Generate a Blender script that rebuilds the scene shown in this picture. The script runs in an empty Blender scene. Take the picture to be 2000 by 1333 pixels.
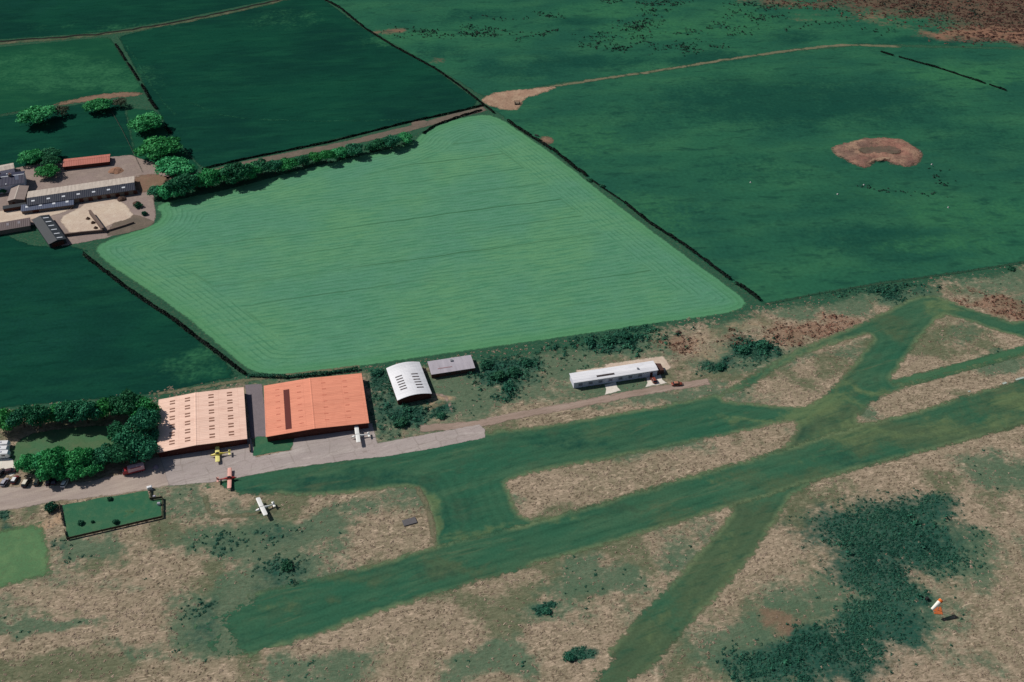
import bpy, bmesh, math, random
import numpy as np
from mathutils import Vector, Matrix
from mathutils.geometry import delaunay_2d_cdt

random.seed(7)
RNG = np.random.default_rng(11)
scene = bpy.context.scene
COL = scene.collection
rad = math.radians

# ------------------------------------------------------------------ camera
FPX, PITCH, CAMH = 2113.0, rad(38.0), 283.0
SP, CP = math.sin(PITCH), math.cos(PITCH)
cam_d = bpy.data.cameras.new("camera")
cam = bpy.data.objects.new("camera", cam_d)
COL.objects.link(cam)
cam.location = (0, 0, CAMH)
cam.rotation_euler = (math.pi / 2 - PITCH, 0, 0)
cam_d.sensor_fit = 'HORIZONTAL'
cam_d.angle = 2 * math.atan(1000 / FPX)
cam_d.clip_start = 1.0
cam_d.clip_end = 20000
scene.camera = cam


def G(px, py, z=0.0):
    """survey point of the photograph -> point of the site at height z (metres)"""
    a, b = (px - 1000) / FPX, (666.5 - py) / FPX
    dx, dy, dz = a, CP + b * SP, -SP + b * CP
    t = (z - CAMH) / dz
    return Vector((dx * t, dy * t, z))


def ppm(py):
    """how many survey points make one metre across, and along the ground"""
    b = (666.5 - py) / FPX
    dz = -SP + b * CP
    depth = -CAMH / dz
    s = FPX / depth
    return s, s * math.sin(PITCH - math.atan(b))


# ------------------------------------------------------------------ colour
KL = 1.06


def lin(c):
    c = c / 255.0
    return c / 12.92 if c <= 0.04045 else ((c + 0.055) / 1.055) ** 2.4


def S(r, g, b, k=1.0):
    return tuple(min(0.86, lin(v) / KL * k) for v in (r, g, b)) + (1.0,)


# ------------------------------------------------------------------ numpy noise
def vnoise(x, y, scale, seed=0):
    x = np.asarray(x, float) / scale
    y = np.asarray(y, float) / scale
    xi, yi = np.floor(x).astype(np.int64), np.floor(y).astype(np.int64)
    fx, fy = x - xi, y - yi
    fx = fx * fx * (3 - 2 * fx)
    fy = fy * fy * (3 - 2 * fy)

    def h(i, j):
        n = (i * 374761393 + j * 668265263 + seed * 982451653) & 0x7fffffff
        n = ((n ^ (n >> 13)) * 1274126177) & 0x7fffffff
        return ((n ^ (n >> 16)) & 0xffff) / 65535.0
    a, b, c, d = h(xi, yi), h(xi + 1, yi), h(xi, yi + 1), h(xi + 1, yi + 1)
    return (a * (1 - fx) + b * fx) * (1 - fy) + (c * (1 - fx) + d * fx) * fy


def fbm(x, y, scale, seed=0, oct=3):
    s, w, t = 0, 1, 0
    for i in range(oct):
        s = s + w * vnoise(x, y, scale / 2 ** i, seed + i * 17)
        t += w
        w *= .55
    return s / t


def pip(x, y, poly):
    """points in polygon"""
    ins = np.zeros(len(x), bool)
    n = len(poly)
    for i in range(n):
        x0, y0 = poly[i]
        x1, y1 = poly[(i + 1) % n]
        if y0 == y1:
            continue
        c = ((y0 > y) != (y1 > y)) & (x < (x1 - x0) * (y - y0) / (y1 - y0) + x0)
        ins ^= c
    return ins


def seg_dist(x, y, loops):
    d = np.full(len(x), 1e9)
    for poly in loops:
        n = len(poly)
        for i in range(n):
            ax, ay = poly[i]
            bx, by = poly[(i + 1) % n]
            vx, vy = bx - ax, by - ay
            l2 = vx * vx + vy * vy + 1e-12
            t = np.clip(((x - ax) * vx + (y - ay) * vy) / l2, 0, 1)
            d = np.minimum(d, (x - ax - t * vx) ** 2 + (y - ay - t * vy) ** 2)
    return np.sqrt(d)


# ------------------------------------------------------------------ vegetation survey (blobs: x, y, rx, ry, strength)
BL = {
    'lush': [(480, 1050, 130, 42, 1), (610, 1035, 90, 30, 1), (700, 1000, 70, 22, .7), (420, 1215, 90, 45, .9),
             (380, 1170, 50, 30, .6), (170, 1080, 60, 24, .9), (60, 1232, 110, 16, .9), (250, 1140, 60, 18, .4), (1150, 1145, 95, 36, .9),
             (950, 1312, 85, 36, 1), (640, 1290, 90, 40, .8), (560, 1310, 60, 30, .8), (270, 1260, 70, 22, .6), (1330, 1090, 60, 30, .7),
             (1380, 1040, 50, 30, .5), (1290, 1150, 40, 20, .4),
             (1190, 662, 130, 36, 1), (1080, 700, 90, 40, .9), (980, 730, 80, 50, 1), (860, 780, 110, 60, 1), (780, 800, 80, 60, 1),
             (1060, 770, 120, 22, .7), (1160, 760, 120, 24, .7), (1230, 745, 70, 22, .9), (1340, 770, 130, 14, .8), (1460, 690, 80, 35, .9),
             (1650, 570, 150, 25, 1), (1760, 575, 70, 20, 1), (1560, 600, 60, 18, .8), (1980, 545, 70, 25, .8), (1900, 560, 60, 22, .7),
             (1420, 640, 40, 18, .4), (1230, 795, 250, 10, .5), (700, 745, 60, 10, .7),
             (1960, 715, 60, 20, .9), (1680, 810, 30, 20, .8), (1650, 690, 40, 18, .5), (1880, 650, 60, 20, .4),
             (1960, 920, 70, 40, .8), (1840, 1060, 90, 60, .9), (1500, 1270, 130, 70, .9), (1580, 1180, 90, 60, .7), (1740, 1200, 120, 60, .8),
             (1850, 1195, 50, 22, .6), (1840, 1280, 60, 40, .5), (1930, 1290, 50, 30, .5), (350, 985, 60, 24, .7), (460, 985, 70, 14, .6),
             (1240, 700, 60, 12, .5), (620, 745, 200, 8, .6), (0, 1200, 80, 30, .5), (100, 1130, 80, 30, .4), (1090, 1200, 70, 25, .7)],
    'teal': [(1720, 1040, 140, 68, 1), (1780, 1010, 95, 45, 1), (1690, 1120, 75, 40, 1), (1525, 1305, 85, 40, 1), (1620, 1280, 120, 46, 1),
             (1720, 1235, 85, 50, 1), (1740, 1165, 45, 40, .9), (1790, 1070, 60, 40, .8), (980, 728, 55, 40, .9), (1190, 658, 70, 28, .9),
             (1475, 680, 45, 28, 1), (1410, 715, 40, 18, .8), (785, 825, 40, 22, .9), (740, 790, 26, 60, .6), (735, 735, 30, 26, .9),
             (560, 1105, 60, 26, .6), (530, 1030, 60, 18, .5), (420, 1060, 50, 20, .35), (400, 1205, 35, 40, .45), (1110, 1283, 30, 18, 1), (1067, 1193, 18, 13, 1),
             (110, 1090, 30, 14, .4), (20, 1018, 35, 14, .7), (860, 815, 30, 16, .7), (1700, 567, 80, 14, .7), (1770, 560, 40, 14, .6),
             (1530, 660, 20, 10, .5)],
    'red': [(1600, 640, 85, 15, 1), (1540, 657, 40, 12, .8), (1930, 590, 55, 12, 1), (1990, 610, 60, 14, 1), (1325, 665, 34, 16, .8), (1540, 1215, 42, 24, .8),
            (1440, 655, 40, 16, .4)],
    'bare': [(982, 690, 18, 8, .9), (860, 785, 30, 7, .6), (830, 800, 12, 16, .5), (1450, 625, 40, 12, .4), (105, 1030, 16, 22, .8), (1380, 670, 60, 26, .35),
             (230, 150, 30, 5, .4)],
    'wear': [(1585, 815, 60, 18, .9), (1600, 800, 70, 14, .9), (1480, 815, 90, 7, .7), (1700, 770, 110, 7, .7), (1760, 850, 110, 12, .6),
             (1980, 785, 60, 14, .9), (1870, 820, 90, 14, .6), (1560, 890, 60, 12, .4), (1660, 860, 80, 14, .5), (1350, 935, 90, 7, .5),
             (1080, 1028, 70, 6, .5), (900, 1045, 60, 6, .6), (960, 1042, 60, 6, .6), (820, 975, 10, 26, .8), (835, 1010, 9, 26, .8),
             (700, 1135, 90, 8, .25), (560, 1180, 30, 18, .4), (1430, 1080, 30, 60, .35), (1360, 1160, 30, 60, .3), (1300, 1250, 30, 60, .35),
             (1820, 588, 30, 10, .8), (1850, 605, 30, 8, .8), (1640, 720, 8, 40, .4), (440, 1000, 60, 8, .4), (1980, 660, 50, 6, .5)],
    'dark': [(700, 930, 150, 22, .6), (560, 945, 120, 14, .6), (1100, 870, 160, 14, .5), (870, 1000, 60, 30, .5), (1640, 900, 80, 12, .5),
             (1570, 840, 40, 22, .5), (760, 1130, 180, 16, .4), (1180, 1010, 160, 14, .4), (1900, 880, 90, 10, .3), (500, 1230, 60, 20, .3),
             (1550, 200, 260, 50, .8), (1720, 470, 160, 40, .6), (1230, 230, 140, 34, .4), (1900, 270, 120, 40, .4), (1650, 400, 100, 26, .4),
             (1480, 330, 130, 26, .4), (1150, 120, 150, 14, .7), (1000, 135, 90, 16, .6), (860, 105, 60, 14, .6), (1380, 115, 90, 14, .8),
             (1850, 75, 120, 8, .8), (920, 35, 80, 14, .6), (1560, 70, 60, 12, .7), (1750, 80, 90, 8, .6), (1120, 40, 60, 14, .7),
             (20, 10, 200, 30, .4), (80, 650, 160, 60, .5), (60, 560, 120, 50, .4)],
    'lite': [(150, 150, 160, 26, .5), (60, 120, 120, 20, .4), (240, 165, 40, 20, .6), (1100, 270, 130, 40, .5), (1250, 420, 120, 50, .5),
             (1900, 420, 160, 40, .5), (1900, 150, 120, 22, .8), (1300, 60, 150, 22, .6), (1200, 20, 140, 14, .5), (780, 75, 90, 14, .5),
             (1850, 480, 150, 16, .6), (1750, 380, 150, 30, .3), (560, 40, 90, 20, .3), (1450, 40, 80, 30, .6), (440, 160, 100, 30, .15), (420, 690, 70, 26, .5),
             (1700, 520, 160, 20, .3), (200, 55, 160, 8, .35), (360, 720, 100, 20, .35), (860, 60, 90, 10, .4), (1500, 160, 120, 14, .3)],
    'fade': [(375, 1245, 80, 70, 1), (450, 1172, 60, 16, .8), (490, 1290, 60, 16, .7), (400, 960, 30, 20, .6), (1200, 1320, 60, 30, .25)],
    'olive': [(1800, 845, 280, 36, .9), (1980, 780, 120, 30, .8), (1400, 1140, 90, 120, 1), (1270, 1290, 110, 80, 1), (1480, 1040, 80, 70, .9), (1620, 720, 50, 60, .7), (1740, 640, 50, 30, .6), (900, 1120, 70, 14, .7), (700, 1150, 110, 16, .6),
              (560, 1180, 40, 20, .5), (1250, 1010, 150, 12, .5), (1500, 930, 120, 16, .6), (1150, 850, 120, 10, .4)],
    'moor': [(1950, 12, 260, 26, 1), (2000, 45, 150, 22, 1), (1780, 10, 140, 14, .9), (1600, 6, 120, 8, .6), (2100, 70, 200, 18, 1), (1960, 65, 80, 14, .9), (2400, 30, 400, 40, 1)],
    'rust': [(1960, 66, 110, 11, 1), (1860, 62, 60, 8, .8), (1700, 32, 50, 6, .5), (1730, 45, 60, 5, .4), (1590, 35, 60, 6, .3)],
    'soil': [(775, 62, 30, 3, .9), (720, 64, 20, 2, .9), (1500, 4, 60, 5, .5), (830, 120, 14, 3, .8)],
}


def masks(x, y, name, warp=True):
    x = np.asarray(x, float)
    y = np.asarray(y, float)
    m = np.zeros(len(x))
    if warp:
        wx = (fbm(x, y, 26, 3) - .5) * 18 + (vnoise(x, y, 5, 9) - .5) * 5
        wy = (fbm(x, y, 26, 5) - .5) * 22 + (vnoise(x, y, 5, 19) - .5) * 6
    else:
        wx = wy = 0
    for (px, py, rx, ry, st) in BL[name]:
        c = G(px, py)
        sx, sy = ppm(py)
        r2 = ((x + wx - c.x) / (rx / sx)) ** 2 + ((y + wy - c.y) / (ry / sy)) ** 2
        m = np.maximum(m, st * np.clip(1.62 - 1.05 * np.sqrt(r2), 0, 1))
    return m


# ------------------------------------------------------------------ node helper
class NT:
    def __init__(self, name):
        self.m = bpy.data.materials.new(name)
        self.m.use_nodes = True
        self.t = self.m.node_tree
        self.t.nodes.clear()
        self.out = self.n('ShaderNodeOutputMaterial')

    def n(self, typ, **kw):
        nd = self.t.nodes.new(typ)
        for k, v in kw.items():
            setattr(nd, k, v)
        return nd

    def put(self, sock, v):
        if isinstance(v, bpy.types.NodeSocket):
            self.t.links.new(v, sock)
        else:
            sock.default_value = v

    def math(self, op, a, b=0.0, c=0.0, clamp=False):
        nd = self.n('ShaderNodeMath', operation=op, use_clamp=clamp)
        for i, v in enumerate((a, b, c)):
            self.put(nd.inputs[i], v)
        return nd.outputs[0]

    def mix(self, f, a, b, blend='MIX'):
        nd = self.n('ShaderNodeMix', data_type='RGBA', blend_type=blend)
        self.put(nd.inputs[0], f)
        self.put(nd.inputs[6], a)
        self.put(nd.inputs[7], b)
        return nd.outputs[2]

    def step(self, v, a, b):
        nd = self.n('ShaderNodeMapRange', interpolation_type='SMOOTHSTEP')
        self.put(nd.inputs[0], v)
        nd.inputs[1].default_value = a
        nd.inputs[2].default_value = b
        return nd.outputs[0]

    def pos(self):
        if not hasattr(self, '_p'):
            self._p = self.n('ShaderNodeNewGeometry').outputs['Position']
        return self._p

    def obj(self):
        return self.n('ShaderNodeTexCoord').outputs['Object']

    def map(self, v, scale=(1, 1, 1), rot=0.0):
        nd = self.n('ShaderNodeMapping')
        self.put(nd.inputs[0], v)
        nd.inputs['Rotation'].default_value = (0, 0, rot)
        nd.inputs['Scale'].default_value = scale
        return nd.outputs[0]

    def noise(self, v, scale, detail=3, rough=.55, dist=0.0):
        nd = self.n('ShaderNodeTexNoise')
        self.put(nd.inputs['Vector'], v)
        nd.inputs['Scale'].default_value = scale
        nd.inputs['Detail'].default_value = detail
        nd.inputs['Roughness'].default_value = rough
        nd.inputs['Distortion'].default_value = dist
        return nd.outputs['Fac']

    def attr(self, name):
        return self.n('ShaderNodeAttribute', attribute_name=name).outputs['Fac']

    def sep(self, v):
        nd = self.n('ShaderNodeSeparateXYZ')
        self.put(nd.inputs[0], v)
        return nd.outputs

    def bump(self, h, strength, dist):
        nd = self.n('ShaderNodeBump')
        nd.inputs['Strength'].default_value = strength
        nd.inputs['Distance'].default_value = dist
        self.put(nd.inputs['Height'], h)
        return nd.outputs[0]

    def finish(self, col, rough=.8, normal=None, alpha=None, metal=0.0, spec=.3, trans=0.0):
        p = self.n('ShaderNodeBsdfPrincipled')
        self.put(p.inputs['Base Color'], col)
        self.put(p.inputs['Roughness'], rough)
        p.inputs['Metallic'].default_value = metal
        p.inputs['Specular IOR Level'].default_value = spec
        if normal is not None:
            self.put(p.inputs['Normal'], normal)
        sh = p.outputs[0]
        if trans:
            tr = self.n('ShaderNodeBsdfTranslucent')
            self.put(tr.inputs[0], col)
            mx = self.n('ShaderNodeMixShader')
            mx.inputs[0].default_value = trans
            self.t.links.new(sh, mx.inputs[1])
            self.t.links.new(tr.outputs[0], mx.inputs[2])
            sh = mx.outputs[0]
        if alpha is not None:
            tp = self.n('ShaderNodeBsdfTransparent')
            mx = self.n('ShaderNodeMixShader')
            self.put(mx.inputs[0], alpha)
            self.t.links.new(tp.outputs[0], mx.inputs[1])
            self.t.links.new(sh, mx.inputs[2])
            sh = mx.outputs[0]
        self.t.links.new(sh, self.out.inputs[0])
        return self.m


RUNDIR = math.atan2((G(1900, 850) - G(700, 1215)).y, (G(1900, 850) - G(700, 1215)).x)

LAYER = {'dark': S(24, 70, 60), 'lite': S(56, 112, 78), 'lush': S(84, 108, 86), 'teal': S(40, 82, 70), 'red': S(142, 106, 90),
         'bare': S(176, 150, 124), 'wear': S(104, 122, 84), 'moor': S(104, 82, 70), 'rust': S(140, 106, 88), 'soil': S(128, 100, 84), 'olive': S(82, 98, 72), 'verge': S(48, 88, 68)}


LTHR = {'teal': (.1, .9), 'lush': (.1, .8), 'verge': (.1, .7)}
LAMT = {'wear': .7, 'olive': .75, 'red': .6, 'dark': .8, 'verge': 1.0, 'teal': .95}


def land(name, a, b, c, d, big=.012, mid=.12, fine=.8, edge=None, layers=(), streak=None, amt=(.9, .8, .6), bump=0.0, bscale=1.2, rim=None, swirl=None, fade=False, joints=False):
    """ground cover: a/b vary in wide drifts, c in patches, d in fine flecks; layers are surveyed plant covers"""
    t = NT(name)
    P = t.pos()
    PS = t.map(P, (streak[1], 1, 1), 0) if False else P
    if streak:
        PS = t.map(P, (1.0 / streak[1], 1, 1), -streak[0])
        mp = PS.node
        mp.vector_type = 'TEXTURE'
        mp.inputs['Rotation'].default_value = (0, 0, streak[0])
        mp.inputs['Scale'].default_value = (streak[1], 1, 1)
    n1 = t.noise(P, big, 4, .6)
    n2 = t.noise(PS, mid, 4, .62)
    n3 = t.noise(PS, fine, 3, .6, .4)
    col = t.mix(t.math('MULTIPLY', t.step(n1, .36, .64), amt[0]), a, b)
    col = t.mix(t.math('MULTIPLY', t.step(n2, .42, .72), amt[1]), col, c)
    if swirl:
        PW = t.map(P)
        PW.node.vector_type = 'TEXTURE'
        PW.node.inputs['Rotation'].default_value = (0, 0, .25)
        PW.node.inputs['Scale'].default_value = (2.6, 1, 1)
        sw = t.noise(PW, .6, 4, .65, 2.2)
        col = t.mix(t.math('MULTIPLY', t.step(sw, .5, .68), .75), col, swirl[0])
        sw2 = t.noise(PW, .42, 4, .65, 3.0)
        col = t.mix(t.math('MULTIPLY', t.step(sw2, .53, .68), .65), col, swirl[1])
        sw3 = t.noise(PW, 1.3, 2, .6, 1.5)
        col = t.mix(t.math('MULTIPLY', t.step(sw3, .56, .72), .5), col, swirl[0])
    nm = t.noise(P, .09, 3, .6)
    nf = t.noise(P, .45, 3, .6)
    for l in layers:
        m = t.attr(l)
        v = t.math('ADD', m, t.math('MULTIPLY', t.math('SUBTRACT', nm, .5), .9))
        v = t.math('ADD', v, t.math('MULTIPLY', t.math('SUBTRACT', nf, .5), .9 if not swirl else 1.3))
        k = t.step(v, *LTHR.get(l, (.15, .85)))
        g = t.step(m, .0, .3)
        col = t.mix(t.math('MULTIPLY', t.math('MULTIPLY', k, g), LAMT.get(l, .9)), col, LAYER[l])
    col = t.mix(t.math('MULTIPLY', t.step(n3, .48, .74), amt[2] * (.45 if swirl else 1)), col, d)
    if joints:
        vo = t.n('ShaderNodeTexVoronoi', feature='DISTANCE_TO_EDGE')
        t.put(vo.inputs['Vector'], t.map(P, (1, 1, 1), -RUNDIR))
        vo.inputs['Scale'].default_value = .13
        vo.inputs['Randomness'].default_value = .35
        jl = t.math('MULTIPLY', t.math('SUBTRACT', 1.0, t.step(vo.outputs['Distance'], .012, .05)), t.step(t.noise(P, .1, 3, .6), .38, .55))
        col = t.mix(t.math('MULTIPLY', jl, .25), col, S(112, 100, 92))
        oil = t.step(t.noise(P, .22, 4, .7, 1.0), .6, .74)
        col = t.mix(t.math('MULTIPLY', oil, .5), col, S(126, 114, 108))
        pale = t.step(t.noise(PS, .3, 3, .7, .6), .58, .72)
        col = t.mix(t.math('MULTIPLY', pale, .5), col, S(200, 190, 184))
    if rim:
        e0 = t.math('ADD', t.attr('edge'), t.math('MULTIPLY', t.math('SUBTRACT', t.noise(P, .2, 3, .6), .5), 2.5))
        rm = t.math('MULTIPLY', t.math('SUBTRACT', 1.0, t.step(e0, .8, rim[1])), t.step(t.noise(P, .035, 2, .6), .3, .55))
        col = t.mix(t.math('MULTIPLY', rm, .75), col, rim[0])
    v3 = t.math('MULTIPLY_ADD', t.noise(P, fine * 2.7, 2, .5), .5, .75)
    if swirl:
        mot = t.math('ADD', t.math('MULTIPLY', t.step(sw, .4, .66), -.18), t.math('MULTIPLY', t.step(sw2, .45, .7), .18))
        mot = t.math('ADD', mot, t.math('MULTIPLY', t.step(t.noise(PW, 1.1, 3, .65, 1.5), .4, .7), -.12))
        v3 = t.math('ADD', t.math('ADD', v3, mot), .06)
    if fade:
        col = t.mix(t.math('MULTIPLY', t.step(t.noise(PS, .2, 5, .7, .8), .55, .72), .4), col, S(104, 110, 82))
        col = t.mix(t.math('MULTIPLY', t.step(t.noise(P, .07, 4, .65), .52, .7), .35), col, S(70, 88, 68))
        mow = t.math('SINE', t.math('MULTIPLY', t.attr('edge'), 2 * math.pi / 3.6))
        v3 = t.math('MULTIPLY_ADD', mow, .05, v3)
    col = t.mix(1.0, col, t.n('ShaderNodeCombineColor').outputs[0], 'MULTIPLY') if False else col
    hs = t.n('ShaderNodeHueSaturation')
    t.put(hs.inputs['Color'], col)
    t.put(hs.inputs['Value'], v3)
    col = hs.outputs[0]
    alpha = None
    if edge:
        e = t.attr('edge')
        if fade:
            fz = t.math('MULTIPLY', t.attr('fade'), t.math('MULTIPLY_ADD', t.noise(P, .12, 4, .75), 80.0, -30.0))
            e = t.math('SUBTRACT', e, fz)
        na = t.math('SUBTRACT', t.noise(P, .55, 4, .65), .42)
        alpha = t.step(t.math('ADD', e, t.math('MULTIPLY', na, edge * 2.6)), 0.0, edge)
    nrm = None
    if bump:
        nrm = t.bump(t.noise(PS, bscale, 4, .65), bump, .6)
    return t.finish(col, 1.0, nrm, alpha, spec=0.0)


# ------------------------------------------------------------------ object helpers
def tag(o, label=None, cat=None, group=None, kind=None):
    if label:
        o['label'] = label
    if cat:
        o['category'] = cat
    if group:
        o['group'] = group
    if kind:
        o['kind'] = kind
    return o


def empty(name, loc, rz=0.0, label=None, cat=None, group=None):
    o = bpy.data.objects.new(name, None)
    COL.objects.link(o)
    o.location = loc
    o.rotation_euler = (0, 0, rz)
    o.empty_display_size = .5
    return tag(o, label, cat, group)


def np_mesh(name, V, F, mat=None, attrs=None, smooth=False):
    V = np.asarray(V, np.float32)
    F = np.asarray(F, np.int32)
    me = bpy.data.meshes.new(name)
    me.vertices.add(len(V))
    me.vertices.foreach_set('co', V.ravel())
    k = F.shape[1]
    me.loops.add(F.size)
    me.loops.foreach_set('vertex_index', F.ravel())
    me.polygons.add(len(F))
    me.polygons.foreach_set('loop_start', np.arange(0, F.size, k, dtype=np.int32))
    try:
        me.polygons.foreach_set('loop_total', np.full(len(F), k, np.int32))
    except Exception:
        pass
    if smooth:
        me.polygons.foreach_set('use_smooth', np.ones(len(F), bool))
    me.update(calc_edges=True)
    if attrs:
        for kx, v in attrs.items():
            at = me.attributes.new(kx, 'FLOAT', 'POINT')
            at.data.foreach_set('value', np.asarray(v, np.float32))
    if mat:
        me.materials.append(mat)
    return me


def link(name, me, parent=None):
    o = bpy.data.objects.new(name, me)
    COL.objects.link(o)
    if parent:
        o.parent = parent
    return o


class MB:
    def __init__(self):
        self.v, self.f = [], []

    def poly(self, pts):
        i = len(self.v)
        self.v += [tuple(p) for p in pts]
        self.f.append(tuple(range(i, i + len(pts))))

    def hexa(self, b, t):
        """solid between two matching 4-corner rings"""
        i = len(self.v)
        self.v += [tuple(p) for p in b] + [tuple(p) for p in t]
        self.f += [(i + 3, i + 2, i + 1, i), (i + 4, i + 5, i + 6, i + 7)]
        for k in range(4):
            j = (k + 1) % 4
            self.f.append((i + k, i + j, i + 4 + j, i + 4 + k))

    def box(self, x0, x1, y0, y1, z0, z1):
        self.hexa([(x0, y0, z0), (x1, y0, z0), (x1, y1, z0), (x0, y1, z0)],
                  [(x0, y0, z1), (x1, y0, z1), (x1, y1, z1), (x0, y1, z1)])

    def loft(self, rings, cap=True):
        i = len(self.v)
        n = len(rings[0])
        for r in rings:
            self.v += [tuple(p) for p in r]
        for a in range(len(rings) - 1):
            for k in range(n):
                j = (k + 1) % n
                self.f.append((i + a * n + k, i + a * n + j, i + (a + 1) * n + j, i + (a + 1) * n + k))
        if cap:
            self.f.append(tuple(range(i + n - 1, i - 1, -1)))
            e = i + (len(rings) - 1) * n
            self.f.append(tuple(range(e, e + n)))

    def tube(self, pts, rads, n=8):
        pts = [Vector(p) for p in pts]
        rings = []
        for k, p in enumerate(pts):
            d = (pts[min(k + 1, len(pts) - 1)] - pts[max(k - 1, 0)]).normalized()
            a = d.orthogonal().normalized()
            b = d.cross(a)
            rings.append([p + (a * math.cos(2 * math.pi * q / n) + b * math.sin(2 * math.pi * q / n)) * rads[k] for q in range(n)])
        self.loft(rings)

    def build(self, name, mat, parent=None, smooth=False, bevel=0.0):
        me = bpy.data.meshes.new(name)
        me.from_pydata(self.v, [], self.f)
        me.materials.append(mat)
        bm = bmesh.new()
        bm.from_mesh(me)
        bmesh.ops.recalc_face_normals(bm, faces=bm.faces)
        if bevel:
            bmesh.ops.bevel(bm, geom=list(bm.edges), offset=bevel, segments=2, affect='EDGES', profile=.6, clamp_overlap=True)
        bm.to_mesh(me)
        bm.free()
        if smooth:
            me.polygons.foreach_set('use_smooth', [True] * len(me.polygons))
        me.update()
        return link(name, me, parent)


def copy_tree(o, parent=None):
    c = o.copy()
    COL.objects.link(c)
    c.parent = parent
    for ch in o.children:
        copy_tree(ch, c)
    return c


# ------------------------------------------------------------------ plain materials
def plain(name, col, rough=.6, metal=0.0, spec=.4, var=.12, scale=1.5):
    t = NT(name)
    n = t.noise(t.obj(), scale, 4, .6)
    dk = tuple(v * (1 - var) for v in col[:3]) + (1,)
    lt = tuple(min(.9, v * (1 + var)) for v in col[:3]) + (1,)
    return t.finish(t.mix(n, dk, lt), rough, metal=metal, spec=spec)


def sheet_metal(name, col, stain, pitch=.8, axis=0, amount=.5, rough=.55, seam=None):
    """profiled roof sheeting: ribs as relief, weather stains along the fall"""
    t = NT(name)
    O = t.obj()
    s = t.sep(O)
    w = t.math('SINE', t.math('MULTIPLY', s[axis], 2 * math.pi / pitch))
    st = t.noise(t.map(O, (1.2, .12, 1) if axis == 0 else (.12, 1.2, 1)), 1.0, 5, .65)
    bl = t.noise(O, .25, 4, .6)
    c = t.mix(t.math('MULTIPLY', t.step(st, .45, .8), amount), col, stain)
    c = t.mix(t.math('MULTIPLY', t.step(bl, .5, .85), amount * .6), c, stain)
    pn = t.n('ShaderNodeTexWhiteNoise', noise_dimensions='2D')
    cb_ = t.n('ShaderNodeCombineXYZ')
    t.put(cb_.inputs[0], t.math('FLOOR', t.math('DIVIDE', s[axis], 1.05)))
    t.put(cb_.inputs[1], t.math('FLOOR', t.math('DIVIDE', s[1 - axis], 7.5)))
    t.put(pn.inputs[0], cb_.outputs[0])
    hv = t.n('ShaderNodeHueSaturation')
    t.put(hv.inputs['Color'], c)
    t.put(hv.inputs['Value'], t.math('MULTIPLY_ADD', pn.outputs[0], .09, .955))
    c = hv.outputs[0]
    if seam:
        q = t.math('FRACT', t.math('DIVIDE', s[1 - axis], seam))
        ln = t.math('LESS_THAN', q, .14 / seam)
        c = t.mix(t.math('MULTIPLY', ln, .45), c, stain)
    return t.finish(c, rough, t.bump(w, .25, .08), spec=.3)


# ------------------------------------------------------------------ ground sheets
def jitter(pts, step, amp, closed=True, seed=1):
    r = random.Random(seed)
    out = []
    n = len(pts)
    for i in range(n if closed else n - 1):
        a, b = pts[i], pts[(i + 1) % n]
        L = math.hypot(b[0] - a[0], b[1] - a[1])
        k = max(1, int(L / step))
        for q in range(k):
            f = q / k
            out.append((a[0] + (b[0] - a[0]) * f + r.uniform(-amp, amp), a[1] + (b[1] - a[1]) * f + r.uniform(-amp, amp)))
    if not closed:
        out.append(pts[-1])
    return out


def smooth_loop(pts, it=1, closed=True):
    for _ in range(it):
        o = []
        n = len(pts)
        rng_ = range(n) if closed else range(n - 1)
        if not closed:
            o.append(pts[0])
        for i in rng_:
            a, b = pts[i], pts[(i + 1) % n]
            o += [(a[0] * .75 + b[0] * .25, a[1] * .75 + b[1] * .25), (a[0] * .25 + b[0] * .75, a[1] * .25 + b[1] * .75)]
        if not closed:
            o.append(pts[-1])
        pts = o
    return pts


def W(pts):
    return [(G(*p).x, G(*p).y) for p in pts]


POLYS = {}


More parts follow.
